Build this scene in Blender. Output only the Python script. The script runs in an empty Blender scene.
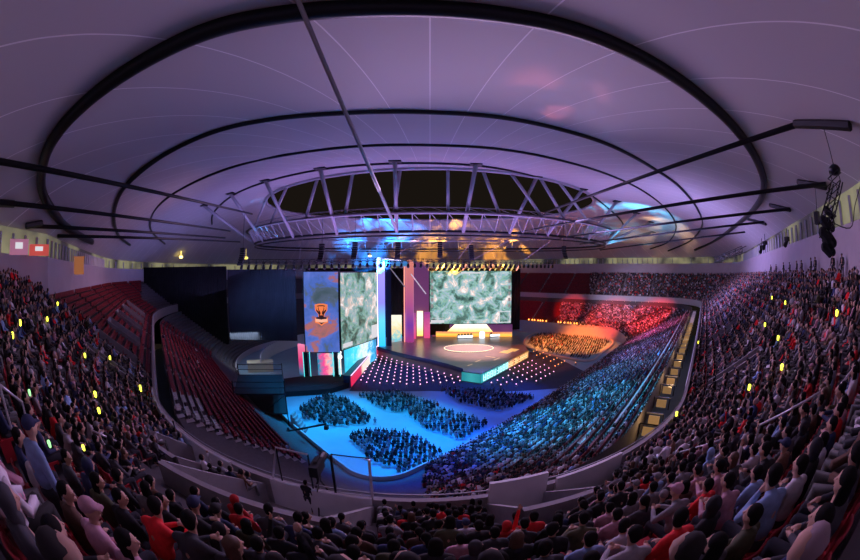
import bpy, bmesh, math, random
import numpy as np
from mathutils import Vector, Matrix, Quaternion
from mathutils.bvhtree import BVHTree
random.seed(7); rng = np.random.default_rng(7)
PI = math.pi; SQ = math.sqrt(.5)
scn = bpy.context.scene
col = scn.collection
H = 24.0                      # eye height above the arena floor
PITCH = math.radians(-1.2)

# ------------------------------------------------------------------ camera
cd = bpy.data.cameras.new('camera'); cam = bpy.data.objects.new('camera', cd); col.objects.link(cam)
cd.type = 'PANO'; cd.panorama_type = 'FISHEYE_EQUISOLID'
cd.fisheye_lens = 15.0; cd.fisheye_fov = math.radians(190)
cd.sensor_fit = 'HORIZONTAL'; cd.sensor_width = 36.0; cd.clip_end = 2000; cd.clip_start = .05
cam.location = (0, 0, H); cam.rotation_euler = (PI/2 + PITCH, 0, 0)
scn.camera = cam
scn.view_settings.view_transform = 'Standard'; scn.view_settings.look = 'None'
scn.view_settings.gamma = 1; scn.view_settings.use_curve_mapping = False
scn.view_settings.exposure = 0.0

# ------------------------------------------------------------------ night sky
w = bpy.data.worlds.new('night_sky'); scn.world = w; w.use_nodes = True
w.node_tree.nodes['Background'].inputs[0].default_value = (.30, .22, .16, 1)
w.node_tree.nodes['Background'].inputs[1].default_value = .03

def aim(o, to):
    o.rotation_euler = (Vector(to) - o.location).to_track_quat('-Z', 'Y').to_euler()
def spot(name, loc, to, color, power, deg, blend=.6, r=.6, gobo=None):
    l = bpy.data.lights.new(name, 'SPOT'); l.color = color; l.energy = power; l.spot_size = math.radians(deg)
    l.spot_blend = blend; l.shadow_soft_size = r
    o = bpy.data.objects.new(name, l); col.objects.link(o); o.location = loc; aim(o, to)
    if gobo:
        l.use_nodes = True; nt = l.node_tree; em = nt.nodes['Emission']
        tc = nt.nodes.new('ShaderNodeTexCoord'); nz = nt.nodes.new('ShaderNodeTexNoise'); rp = nt.nodes.new('ShaderNodeMapRange')
        nz.inputs['Scale'].default_value = gobo[0]; nz.inputs['Detail'].default_value = 3
        rp.inputs[1].default_value = gobo[1]; rp.inputs[2].default_value = gobo[2]; rp.inputs[3].default_value = 0; rp.inputs[4].default_value = 1.5
        nt.links.new(tc.outputs['Normal'], nz.inputs['Vector']); nt.links.new(nz.outputs[0], rp.inputs[0]); nt.links.new(rp.outputs[0], em.inputs['Strength'])
    return o
def area(name, loc, to, color, power, sx, sy, spread=PI):
    l = bpy.data.lights.new(name, 'AREA'); l.color = color; l.energy = power; l.shape = 'RECTANGLE'; l.size = sx; l.size_y = sy; l.spread = spread
    o = bpy.data.objects.new(name, l); col.objects.link(o); o.location = loc; aim(o, to); return o
VIO = (.50, .27, .95)
# violet wash thrown up at the roof from the stage rigging, and added areas standing in for ceiling spill on the stands
area('roof_wash_light', (0, 92, 25), (0, 88, 60), (.56, .31, .95), 23000, 66, 48)
area('roof_near_wash_light', (4, 30, 20), (0, 26, 60), (.50, .30, .72), 120, 40, 20)
area('stand_spill_fill', (6, 40, 34), (6, 0, 18), (.66, .42, .78), 3900, 30, 10, math.radians(105))
area('right_stand_spill_fill', (30, 66, 31), (60, 44, 16), (.56, .38, .95), 5200, 20, 10, math.radians(115))
area('left_stand_spill_fill', (-30, 60, 31), (-58, 34, 16), (.75, .42, .66), 1700, 20, 10, math.radians(115))
area('far_roof_fill', (-6, 140, 27), (-6, 146, 60), (.55, .38, .90), 5000, 70, 20)  # added fill behind the stage curtain, lifts the dark far roof
area('right_roof_wash_light', (52, 66, 22), (66, 66, 50), (.45, .38, 1), 6500, 34, 34)
area('left_roof_wash_light', (-50, 80, 22), (-58, 82, 50), (.40, .34, 1), 3200, 30, 30)
# beams striking the roof
spot('blue_roof_beam', (-14, 88, 26), (-22, 160, 38), (.02, .26, 1), 1200000, 40, .6, .3, (7, .42, .62))
spot('orange_roof_beam', (6, 92, 26), (4, 160, 37), (1, .42, .04), 900000, 34, .5, .3, (8, .48, .62))
spot('orange_roof_beam', (22, 100, 26), (34, 168, 36), (1, .40, .05), 560000, 28, .5, .3, (8, .50, .62))
spot('cyan_roof_beam', (52, 78, 22), (60, 92, 38), (.08, .62, 1), 60000, 76, .6, .3, (2.6, .42, .62))
spot('warm_roof_beam', (62, 86, 22), (76, 100, 36), (1, .62, .30), 38000, 66, .8, .3, (3, .44, .62))
spot('cyan_roof_beam', (-36, 84, 24), (-46, 86, 41), (.05, .40, 1), 14000, 30, .7, .3, (8, .45, .65))
# arena floor and stands
spot('cyan_floor_light', (-4, 56, 34), (-9, 50, 0), (.0, .34, .80), 115000, 62, .6, 1)
spot('cyan_floor_light', (-16, 60, 34), (-22, 56, 0), (.0, .32, .85), 60000, 50, .7, 1)
spot('blue_floor_light', (10, 52, 34), (2, 40, 0), (.0, .07, 1), 95000, 54, .7, 1)
spot('blue_floor_light', (14, 70, 30), (12, 66, 0), (.0, .10, 1), 40000, 56, .7, 1)
spot('blue_floor_light', (-8, 78, 30), (-7, 80, 0), (.0, .10, .9), 26000, 50, .7, 1)
spot('cyan_stand_light', (6, 66, 36), (17, 37, 6), (.02, .50, .95), 420000, 38, .8, 1)
spot('cyan_stand_light', (22, 80, 34), (33, 52, 7), (.04, .42, 1), 330000, 36, .8, 1)
spot('blue_stand_light', (34, 90, 34), (48, 68, 8), (.25, .30, 1), 130000, 36, .8, 1)
spot('pink_stand_light', (48, 104, 34), (66, 90, 9), (.95, .15, .50), 170000, 40, .8, 1)
spot('red_stand_light', (36, 104, 22), (64, 118, 8), (1, .05, .03), 120000, 30, .6, 1)
spot('red_stand_light', (44, 96, 22), (76, 106, 8), (1, .05, .05), 150000, 30, .6, 1)
spot('red_stand_light', (36, 112, 24), (56, 133, 9), (1, .04, .03), 50000, 28, .6, 1)
spot('red_stand_light', (30, 118, 22), (42, 146, 10), (1, .04, .05), 4000, 34, .6, 1)
spot('orange_floor_light', (42, 110, 32), (47, 112, 0), (1, .20, .03), 300000, 58, .6, 1)
spot('orange_floor_light', (26, 96, 30), (27, 92, 0), (1, .18, .04), 22000, 50, .6, 1)
spot('stage_top_light', (14, 100, 25), (12, 96, 2), (1, .48, .42), 70000, 56, .6, 1)
spot('stage_top_light', (-4, 104, 25), (-4, 104, 2), (1, .18, .45), 5000, 50, .6, 1)
spot('blue_curtain_light', (-24, 60, 26), (-40, 84, 14), (.16, .26, .6), 14000, 60, .8, 1)
spot('pink_patch_light', (20, 52, 28), (12.5, 30.5, 38), (1, .22, .30), 11000, 20, .5, .1, (6, .50, .62))
spot('far_rim_fill', (44, 100, 26), (76, 122, 15), (.75, .62, 1), 30000, 50, .9, 1)  # spot added to brighten the far rim face
area('left_corridor_light', (-44, 74, 9), (-46, 88, 0), (.8, .9, 1), 450, 8, 3)

# ------------------------------------------------------------------ helpers
def ray(px, py):
    x, y = px-430, 280-py; r = math.hypot(x, y) or 1e-9
    th = 2*math.asin(r/716.67); s = math.sin(th)
    d = (s*x/r, math.cos(th), s*y/r); c, s = math.cos(PITCH), math.sin(PITCH)
    return Vector((d[0], d[1]*c-d[2]*s, d[1]*s+d[2]*c))
def at(px, py, z):            # the point at height z seen in that direction
    d = ray(px, py); t = (z-H)/d.z; return Vector((d.x*t, d.y*t, z))
def atr(px, py, r):           # the point at ground distance r
    d = ray(px, py); t = r/math.hypot(d.x, d.y); return Vector((d.x*t, d.y*t, H+d.z*t))
def proj(P):                  # numpy (n,3) -> pixels
    P = np.asarray(P, float).reshape(-1, 3) - np.array([0, 0, H])
    c, s = math.cos(-PITCH), math.sin(-PITCH)
    y = P[:, 1]*c-P[:, 2]*s; z = P[:, 1]*s+P[:, 2]*c; x = P[:, 0]
    n = np.sqrt(x*x+y*y+z*z)+1e-9; th = np.arccos(np.clip(y/n, -1, 1)); q = np.hypot(x, z)+1e-9
    r = 716.67*np.sin(th/2); return 430+r*x/q, 280-r*z/q
def UV(u, v, z=0): return Vector(((u-v)*SQ, (u+v)*SQ, z))
def inpoly(x, y, poly):
    x = np.asarray(x, float); y = np.asarray(y, float); c = np.zeros(x.shape, bool); n = len(poly)
    for i in range(n):
        (x1, y1), (x2, y2) = poly[i], poly[(i+1) % n]
        if y1 == y2: continue
        c ^= ((y1 > y) != (y2 > y)) & (x < (x2-x1)*(y-y1)/(y2-y1)+x1)
    return c

def mat(name, c, rough=.7, metal=0, emit=0, ec=None, noise=0, nscale=3, alpha=None):
    m = bpy.data.materials.new(name); m.use_nodes = True; nt = m.node_tree; b = nt.nodes['Principled BSDF']
    b.inputs['Base Color'].default_value = (*c, 1); b.inputs['Roughness'].default_value = rough; b.inputs['Metallic'].default_value = metal
    if emit: b.inputs['Emission Color'].default_value = (*(ec or c), 1); b.inputs['Emission Strength'].default_value = emit
    if noise:
        tc = nt.nodes.new('ShaderNodeTexCoord'); nz = nt.nodes.new('ShaderNodeTexNoise'); nz.inputs['Scale'].default_value = nscale; nz.inputs['Detail'].default_value = 6
        mx = nt.nodes.new('ShaderNodeMix'); mx.data_type = 'RGBA'
        mx.inputs[6].default_value = (*[v*(1-noise) for v in c], 1); mx.inputs[7].default_value = (*[min(1, v*(1+noise)) for v in c], 1)
        nt.links.new(tc.outputs['Object'], nz.inputs['Vector']); nt.links.new(nz.outputs[0], mx.inputs[0]); nt.links.new(mx.outputs[2], b.inputs['Base Color'])
    if alpha is not None: b.inputs['Alpha'].default_value = alpha
    return m
def objcol(name, rough=.85, base=None):     # colour carried by the object itself
    m = bpy.data.materials.new(name); m.use_nodes = True; nt = m.node_tree; b = nt.nodes['Principled BSDF']; b.inputs['Roughness'].default_value = rough
    oi = nt.nodes.new('ShaderNodeObjectInfo'); nz = nt.nodes.new('ShaderNodeTexNoise'); nz.inputs['Scale'].default_value = 14
    hs = nt.nodes.new('ShaderNodeHueSaturation'); mr = nt.nodes.new('ShaderNodeMapRange'); mr.inputs[3].default_value = .7; mr.inputs[4].default_value = 1.3
    tc = nt.nodes.new('ShaderNodeTexCoord'); nt.links.new(tc.outputs['Object'], nz.inputs['Vector'])
    nt.links.new(nz.outputs[0], mr.inputs[0]); nt.links.new(mr.outputs[0], hs.inputs['Value']); nt.links.new(oi.outputs['Color'], hs.inputs['Color']); nt.links.new(hs.outputs[0], b.inputs['Base Color'])
    return m
def attrcol(name, rough=.85, emit=0):
    m = bpy.data.materials.new(name); m.use_nodes = True; nt = m.node_tree; b = nt.nodes['Principled BSDF']; b.inputs['Roughness'].default_value = rough
    a = nt.nodes.new('ShaderNodeAttribute'); a.attribute_name = 'col'; nt.links.new(a.outputs['Color'], b.inputs['Base Color'])
    if emit: nt.links.new(a.outputs['Color'], b.inputs['Emission Color']); b.inputs['Emission Strength'].default_value = emit
    return m
M = {}
M['concrete'] = mat('concrete', (.30, .28, .30), .85, noise=.25, nscale=2)
M['pale_concrete'] = mat('pale_concrete', (.55, .52, .55), .8, noise=.12, nscale=1.5)
M['step'] = mat('dark_step', (.10, .09, .10), .9, noise=.3)
M['floor'] = mat('arena_floor', (.26, .40, .48), .6, noise=.15, nscale=.4)
M['steel'] = mat('grey_steel', (.42, .42, .48), .45, .3)
M['dark'] = mat('dark_steel', (.018, .020, .026), .45, .5)
M['black'] = mat('black_cloth', (.012, .014, .018), .95, noise=.5, nscale=.6)
M['blueblack'] = mat('blue_black_cloth', (.045, .055, .085), .95, noise=.3, nscale=.5)
M['red'] = mat('red_plastic', (.42, .014, .028), .5)
M['rail'] = mat('pale_rail', (.60, .58, .64), .35, .4)
M['skin'] = mat('skin', (.52, .30, .22), .6)
M['hair'] = mat('black_hair', (.009, .008, .008), .85, noise=.6, nscale=40)
M['hair'].node_tree.nodes['Principled BSDF'].inputs['Specular IOR Level'].default_value = .15
M['brownhair'] = mat('brown_hair', (.09, .045, .025), .6, noise=.4, nscale=40)
M['cloth'] = objcol('jacket_cloth'); M['trousers'] = mat('trousers', (.03, .032, .045), .9, noise=.4, nscale=8)
M['eye'] = mat('eye_dark', (.01, .01, .01), .3)
M['lips'] = mat('lips', (.35, .10, .09), .6)
M['steelmid'] = mat('dull_steel', (.20, .20, .23), .6, .2)
M['glass'] = mat('glass', (.6, .7, .8), .05, alpha=.18)
M['white'] = mat('bright_concrete', (.70, .68, .72), .7, noise=.12, nscale=1.5)  # concrete with its colour raised for the well-lit landing faces

def mesh(name, V, F, mats, mi=None, smooth=False):
    me = bpy.data.meshes.new(name); me.from_pydata([tuple(v) for v in V], [], F)
    for m in (mats if isinstance(mats, (list, tuple)) else [mats]): me.materials.append(m)
    if mi is not None: me.polygons.foreach_set('material_index', mi)
    if smooth: me.polygons.foreach_set('use_smooth', [True]*len(me.polygons))
    me.update(); return me
class MB:
    def __init__(s): s.V = []; s.F = []; s.I = []
    def add(s, V, F, i=0):
        n = len(s.V); s.V += [Vector([float(q) for q in v]) for v in V]; s.F += [tuple(k+n for k in f) for f in F]; s.I += [i]*len(F); return s
    def box(s, c, d, rot=None, i=0):
        c = Vector(c); V = []
        for z in (-.5, .5):
            for x, y in ((-.5, -.5), (.5, -.5), (.5, .5), (-.5, .5)):
                p = Vector((x*d[0], y*d[1], z*d[2]))
                if rot is not None: p = rot @ p if not isinstance(rot, (int, float)) else Matrix.Rotation(rot, 3, 'Z') @ p
                V.append(c+p)
        return s.add(V, [(3, 2, 1, 0), (4, 5, 6, 7), (0, 1, 5, 4), (1, 2, 6, 5), (2, 3, 7, 6), (3, 0, 4, 7)], i)
    def tube(s, pts, r, n=8, closed=False, i=0, flat=None):
        P = [Vector(p) for p in pts]; m = len(P); rs = r if isinstance(r, (list, tuple)) else [r]*m; V = []; F = []
        for k in range(m):
            a = P[(k-1) % m] if closed or k > 0 else P[k]; b = P[(k+1) % m] if closed or k < m-1 else P[k]
            t = (b-a).normalized(); ref = Vector((0, 0, 1)) if abs(t.z) < .95 else Vector((0, 1, 0))
            x = t.cross(ref).normalized(); y = x.cross(t).normalized()
            for j in range(n):
                A = 2*PI*(j+.5)/n; V.append(P[k]+x*(math.cos(A)*rs[k])+y*(math.sin(A)*rs[k]*(flat or 1)))
        for k in range(m if closed else m-1):
            for j in range(n):
                a, b = k*n, ((k+1) % m)*n; F.append((a+j, a+(j+1) % n, b+(j+1) % n, b+j))
        if not closed: F += [tuple(range(n))[::-1], tuple((m-1)*n+j for j in range(n))]
        return s.add(V, F, i)
    def ell(s, c, r, rot=None, n=10, m=7, i=0):
        V = [Vector((0, 0, -1))]; F = []
        for a in range(1, m):
            p = PI*a/m-PI/2
            for j in range(n): V.append(Vector((math.cos(p)*math.cos(2*PI*j/n), math.cos(p)*math.sin(2*PI*j/n), math.sin(p))))
        V.append(Vector((0, 0, 1))); L = len(V)-1
        for j in range(n):
            F.append((0, 1+(j+1) % n, 1+j)); F.append((L, L-n+j, L-n+(j+1) % n))
            for a in range(m-2): b = 1+a*n; F.append((b+j, b+(j+1) % n, b+n+(j+1) % n, b+n+j))
        R = rot.to_3x3() if rot is not None else Matrix.Identity(3)
        return s.add([R @ Vector((v.x*r[0], v.y*r[1], v.z*r[2]))+Vector(c) for v in V], F, i)
    def cap(s, a, ra, b, rb, n=10, i=0):          # tapered limb with round ends
        s.tube([a, b], [ra, rb], n, i=i); s.ell(a, (ra,)*3, n=n, m=6, i=i); s.ell(b, (rb,)*3, n=n, m=6, i=i); return s
    def prism(s, poly, z0, z1, i=0):
        n = len(poly); V = [(p[0], p[1], z0) for p in poly]+[(p[0], p[1], z1) for p in poly]
        return s.add(V, [tuple(range(n))[::-1], tuple(range(n, 2*n))]+[(k, (k+1) % n, n+(k+1) % n, n+k) for k in range(n)], i)
    def me(s, name, mats, smooth=False): return mesh(name, s.V, s.F, mats, s.I, smooth)
    def build(s, name, mats, parent=None, smooth=False):
        me = s.me(name, mats, smooth); bm = bmesh.new(); bm.from_mesh(me); bmesh.ops.recalc_face_normals(bm, faces=bm.faces); bm.to_mesh(me); bm.free()
        return link(name, me, parent)
def link(name, me, parent=None):
    o = bpy.data.objects.new(name, me); col.objects.link(o)
    if parent: o.parent = parent
    return o
def tag(o, label=None, cat=None, group=None, kind=None):
    if label: o['label'] = label
    if cat: o['category'] = cat
    if group: o['group'] = group
    if kind: o['kind'] = kind
    return o
def struct(o): o['kind'] = 'structure'; return o
def empty(name, loc, label, cat, group=None, rz=0):
    o = bpy.data.objects.new(name, None); col.objects.link(o); o.location = loc; o.rotation_euler.z = rz; o.empty_display_size = .3
    return tag(o, label, cat, group)
def place(o, parent):        # parent a mesh written in world coordinates under an empty standing elsewhere
    o.parent = parent; bpy.context.view_layer.update() if False else None
    o.matrix_parent_inverse = Matrix.LocRotScale(parent.location, parent.rotation_euler, None).inverted(); return o
def copy_tree(o, parent=None):
    c = o.copy(); col.objects.link(c); c.parent = parent
    for ch in o.children: copy_tree(ch, c)
    return c
def catmull(P, k=8, closed=False):
    P = [Vector(p) for p in P]; n = len(P); out = []
    for i in range(n if closed else n-1):
        g = (lambda j: P[j % n]) if closed else (lambda j: P[min(max(j, 0), n-1)])
        a, b, c, d = g(i-1), g(i), g(i+1), g(i+2)
        for q in range(k):
            t = q/k; out.append(.5*((2*b)+(c-a)*t+(2*a-5*b+4*c-d)*t*t+(3*b-a-3*c+d)*t**3))
    if not closed: out.append(P[-1])
    return out

# ------------------------------------------------------------------ plan of the bowl: rounded rectangles in the (u, v) frame
def loop(u0, u1, v0, v1, Rn, Rr, Rl, Rf, cs=(100, 18, 110, 90, 90, 50, 40, 20)):
    """closed outline with outward normals: far side, right corner, right side, near corner, left side, left corner, back side, far corner"""
    P, N, S = [], [], []
    def line(a, b, n, nrm, seg):
        for k in range(n): t = k/n; P.append((a[0]+(b[0]-a[0])*t, a[1]+(b[1]-a[1])*t)); N.append(nrm); S.append(seg)
    def arc(c, R, a0, a1, n, seg):
        for k in range(n):
            A = math.radians(a0+(a1-a0)*k/n); P.append((c[0]+R*math.cos(A), c[1]+R*math.sin(A))); N.append((math.cos(A), math.sin(A))); S.append(seg)
    line((u1, v1-Rf), (u1, v0+Rr), cs[0], (1, 0), 0); arc((u1-Rr, v0+Rr), Rr, 0, -90, cs[1], 1)
    line((u1-Rr, v0), (u0+Rn, v0), cs[2], (0, -1), 2); arc((u0+Rn, v0+Rn), Rn, -90, -180, cs[3], 3)
    line((u0, v0+Rn), (u0, v1-Rl), cs[4], (-1, 0), 4); arc((u0+Rl, v1-Rl), Rl, 180, 90, cs[5], 5)
    line((u0+Rl, v1), (u1-Rf, v1), cs[6], (0, 1), 6); arc((u1-Rf, v1-Rf), Rf, 90, 0, cs[7], 7)
    P = np.array(P); N = np.array(N); return P, N, np.array(S)
RP, RN, RS = loop(-1.2, 138, .5, 138, 28, 20, 60, 40)
NP = len(RP)
def toxy(P): return np.stack([(P[:, 0]-P[:, 1])*SQ, (P[:, 0]+P[:, 1])*SQ], 1)
RX, RNX = toxy(RP), toxy(RN)
# depth of the upper stand round the loop: right 14.4, left 11.2
DEP = np.where(RS <= 3, 14.4, 11.2).astype(float)
i3 = np.where(RS == 3)[0]
for k, i in enumerate(i3): DEP[i] = 14.4
i4 = np.where(RS == 4)[0]
for k, i in enumerate(i4[:12]): DEP[i] = 14.4-3.2*k/12
PITCHR, RISE, Z0 = .8, .545, 14.4
def tierz(t, i=None): return Z0+RISE*math.floor(t/PITCHR+1e-6)

# vomitories: (first index, last index, rows)
def idx_u(u): c = np.where(RS == 2)[0]; return int(c[np.argmin(abs(RP[c, 0]-u))])
def idx_v(v): c = np.where(RS == 4)[0]; return int(c[np.argmin(abs(RP[c, 1]-v))])
def idx_px(px, near=True):
    c = np.where(RS == 3)[0]; x, y = proj(np.c_[RX[c], np.full(len(c), 15.6)]); return int(c[np.argmin(abs(x-px))])
VOM = [(idx_u(u+3.4), idx_u(u), 7, 2) for u in (102, 83, 63.5, 43.5, 24)]
VOM += [(idx_px(548), idx_px(487), 4, 0), (idx_px(372), idx_px(262), 6, 0), (idx_px(236), idx_px(190), 4, 0)]
VOM += [(idx_v(v), idx_v(v+3.0), 7, 2) for v in (24, 33.5, 44, 54.5, 65, 76)]
VOM = [(a, b if b > a else a+2, r, r0) for a, b, r, r0 in VOM]
def in_vom(i, row):
    for k, (a, b, r, r0) in enumerate(VOM):
        if a <= i < b and r0 <= row < r: return True
    return False

# ------------------------------------------------------------------ the setting
def polyfloor():
    V = [(p[0], p[1], 0) for p in toxy(loop(-14, 152, -14, 152, 36, 30, 70, 40)[0])]
    return mesh('floor', V, [tuple(range(len(V)))], M['floor'])
struct(link('floor', polyfloor()))

# upper stand: stepped concrete
def stand_upper():
    V, F = [], []
    J = int(14.4/PITCHR)
    for i in range(NP):
        jm = DEP[i]/PITCHR
        for j in range(J+1):
            t = min(j, jm)*PITCHR; zlo = Z0+RISE*min(max(j-1, 0), jm-1 if j > jm else j); zhi = Z0+RISE*min(j, jm)
            p = RX[i]+RNX[i]*t; V += [(p[0], p[1], zlo if j else Z0-1), (p[0], p[1], zhi)]
    W = 2*(J+1)
    for i in range(NP):
        k = (i+1) % NP
        for j in range(J):
            if in_vom(i, j): continue
            a, b = i*W+2*j, k*W+2*j
            F.append((a, a+1, b+1, b)); F.append((a+1, a+2, b+2, b+1))
    me = mesh('upper_stand', V, F, M['step']); o = link('floor_upper_stand', me); struct(o); return o
stand_upper()

def sweep(name, Ppath, prof, mats, closed=True, sel=None, smooth=False):
    """prof: list of (offset, z) making a closed section swept along the loop (indices sel)"""
    ids = list(sel) if sel is not None else list(range(len(Ppath[0])))
    V, F = [], []; n = 0
    X, NX = Ppath
    for i in ids:
        pr = prof(i) if callable(prof) else prof; n = len(pr)
        for t, z in pr: p = X[i]+NX[i]*t; V.append((p[0], p[1], z))
    m = len(ids)
    for a in range(m if sel is None else m-1):
        b = (a+1) % m
        for j in range(n): F.append((a*n+j, b*n+j, b*n+(j+1) % n, a*n+(j+1) % n))
    if sel is not None: F += [tuple(range(n))[::-1], tuple((m-1)*n+j for j in range(n))]
    return link(name, mesh(name, V, F, mats, smooth=smooth))
RIM = (RX, RNX)
# rim parapet and soffit slab
struct(sweep('wall_rim', RIM, [(-.30, 13.4), (-.30, 15.5), (-.05, 15.5), (-.05, 14.2), (3, 13.9), (3, 13.4)], M['concrete']))
tag(sweep('parapet_rail', RIM, [(-.20, 15.73), (-.20, 15.78), (-.14, 15.78), (-.14, 15.73)], M['steelmid']), 'pale steel handrail running along the top of the upper stand parapet', 'handrail')

# back wall behind the upper stand
def ze(i): x = RX[i][0]; return H+4.4+1.5*math.tanh(x/20)
def bw(i): t = DEP[i]; b = Z0-2; top = H+2.8+1.3*math.tanh(RX[i][0]/20); return [(t, b), (t, top), (t+.3, top), (t+.3, b)]
M['wall'] = mat('painted_wall', (.50, .45, .50), .9, noise=.12, nscale=.6)
struct(sweep('wall_back', RIM, bw, M['wall']))
# strip of windows above the back wall, lit from outside
def winmat():
    m = bpy.data.materials.new('clerestory_window'); m.use_nodes = True; nt = m.node_tree; b = nt.nodes['Principled BSDF']
    b.inputs['Base Color'].default_value = (.05, .05, .05, 1)
    tc = nt.nodes.new('ShaderNodeTexCoord'); nz = nt.nodes.new('ShaderNodeTexNoise'); nz.inputs['Scale'].default_value = .11; nz.inputs['Detail'].default_value = 4
    cr = nt.nodes.new('ShaderNodeValToRGB'); cr.color_ramp.elements[0].position = .42; cr.color_ramp.elements[0].color = (.05, .045, .05, 1)
    cr.color_ramp.elements[1].position = .60; cr.color_ramp.elements[1].color = (.75, .70, .38, 1)
    nt.links.new(tc.outputs['Object'], nz.inputs['Vector']); nt.links.new(nz.outputs[0], cr.inputs[0]); nt.links.new(cr.outputs[0], b.inputs['Emission Color']); b.inputs['Emission Strength'].default_value = .30
    return m
M['win'] = winmat()
def wn(i): t = DEP[i]+.3; a = bw(i)[1][1]-.05; return [(t, a), (t, ze(i)+.6), (t+.1, ze(i)+.6), (t+.1, a)]
struct(sweep('window_1', RIM, wn, M['win']))
mb = MB()
for i in range(0, NP, 3):
    t = DEP[i]+.15; p = RX[i]+RNX[i]*t; a = bw(i)[1][1]; mb.box((p[0], p[1], (a+ze(i))/2), (.25, .25, ze(i)-a+.3))
struct(mb.build('window_1_mullions', M['steel']))

# ------------------------------------------------------------------ roof
OC = np.array([0, 101.0]); OA, OB, OZ = 48.0, 35.0, H+20
EX = RX+RNX*(DEP[:, None]+1.6)
ANG = np.unwrap(np.arctan2(EX[:, 1]-OC[1], EX[:, 0]-OC[0]))
def roofz(f, i):             # f: 0 at the eaves, 1 at the opening
    return ze(i)+(OZ-ze(i))*(1-math.exp(-2.1*f))/(1-math.exp(-2.1))
def roof():
    V, F = [], []; K = 26
    IN = np.stack([OC[0]+OA*np.cos(ANG), OC[1]+OB*np.sin(ANG)], 1)
    for i in range(NP):
        for k in range(K+1): f = (k/K)**1.3; p = EX[i]*(1-f)+IN[i]*f; V.append((p[0], p[1], roofz(f, i)))
    for i in range(NP):
        j = (i+1) % NP
        for k in range(K): F.append((i*(K+1)+k, i*(K+1)+k+1, j*(K+1)+k+1, j*(K+1)+k))
    return V, F
def roofmat():
    m = bpy.data.materials.new('roof_membrane'); m.use_nodes = True; nt = m.node_tree; b = nt.nodes['Principled BSDF']; b.inputs['Roughness'].default_value = .8
    tc = nt.nodes.new('ShaderNodeTexCoord'); sx = nt.nodes.new('ShaderNodeSeparateXYZ'); nt.links.new(tc.outputs['Object'], sx.inputs[0])
    def mth(op, a, b2=None):
        n = nt.nodes.new('ShaderNodeMath'); n.operation = op
        for k, v in enumerate((a, b2)):
            if v is None: continue
            if isinstance(v, (int, float)): n.inputs[k].default_value = v
            else: nt.links.new(v, n.inputs[k])
        return n.outputs[0]
    an = mth('ARCTAN2', mth('SUBTRACT', sx.outputs[1], 101), sx.outputs[0])
    fr = mth('ABSOLUTE', mth('SUBTRACT', mth('FRACT', mth('MULTIPLY', an, 110/(2*PI))), .5))
    seam = mth('LESS_THAN', fr, .009)
    nz = nt.nodes.new('ShaderNodeTexNoise'); nz.inputs['Scale'].default_value = .06; nt.links.new(tc.outputs['Object'], nz.inputs['Vector'])
    mx = nt.nodes.new('ShaderNodeMix'); mx.data_type = 'RGBA'; mx.inputs[6].default_value = (.48, .45, .48, 1); mx.inputs[7].default_value = (.54, .51, .54, 1); nt.links.new(nz.outputs[0], mx.inputs[0])
    m2 = nt.nodes.new('ShaderNodeMix'); m2.data_type = 'RGBA'; m2.inputs[7].default_value = (.95, .92, .95, 1); nt.links.new(mx.outputs[2], m2.inputs[6]); nt.links.new(mth('MULTIPLY', seam, .8), m2.inputs[0])
    nt.links.new(m2.outputs[2], b.inputs['Base Color']); return m
RV, RF = roof()
M['roof'] = roofmat()
struct(link('ceiling', mesh('ceiling', RV, RF, M['roof'], smooth=True)))
BV = BVHTree.FromPolygons([Vector(v) for v in RV], RF)
def onroof(px, py, below=.35):
    d = ray(px, py); h = BV.ray_cast(Vector((0, 0, H)), d)
    if h[0] is None:          # through the opening: take its rim on that bearing
        th = math.atan2(d.x, d.y); c = [Vector((OC[0]+OA*math.cos(t), OC[1]+OB*math.sin(t), OZ)) for t in np.linspace(PI, 2*PI, 200)]
        return min(c, key=lambda p: abs(math.atan2(p.x, p.y)-th))
    return h[0]-d*below

# pipe rings under the roof membrane
def ring(name, pts, r, label, m='dark'):
    P = [onroof(*p, below=.15+r) for p in pts]; P = [p for p in P if p is not None]
    o = MB().tube(catmull(P, 8), r, 10).build(name, M[m], smooth=True); return tag(o, label, 'roof ring', 'dark pipe rings under the roof')
ring('roof_ring', [(92, 242), (72, 231), (54, 213), (42, 190), (44, 160), (57, 133), (90, 98), (150, 57), (215, 28), (290, 13), (360, 8), (430, 8), (500, 14), (560, 25), (610, 42), (660, 67), (700, 95), (735, 128), (757, 160), (764, 186), (757, 205), (740, 222), (716, 240), (695, 250)], .46, 'thick dark outermost ring pipe sweeping under the purple roof')
ring('roof_ring', [(130, 245), (119, 236), (114, 220), (117, 200), (130, 181), (165, 154), (215, 131), (270, 119), (340, 113), (430, 112), (500, 117), (560, 129), (610, 145), (650, 166), (680, 187), (698, 210), (702, 226), (690, 241), (668, 251)], .30, 'thinner dark ring pipe just inside the outermost roof ring')
ring('roof_ring', [(165, 244), (152, 232), (151, 218), (162, 202), (190, 184), (235, 166), (290, 154), (360, 146), (430, 145), (500, 149), (560, 160), (610, 175), (645, 192), (668, 211), (676, 228), (668, 242), (650, 249)], .26, 'slender dark ring pipe, third inward from the roof edge')
ring('roof_ring', [(212, 224), (213, 214), (226, 200), (250, 187), (300, 173), (360, 165), (430, 163), (490, 167), (540, 178), (580, 192), (608, 208), (623, 224), (618, 233)], .28, 'innermost ring pipe rimming the open roof oculus')

# lip of the oculus
mb = MB(); mb.tube([(OC[0]+OA*math.cos(a), OC[1]+OB*math.sin(a), OZ) for a in np.linspace(0, 2*PI, 97)[:-1]], .5, 8, closed=True)
struct(mb.build('ceiling_opening_edge', M['steel'], smooth=True))

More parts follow.
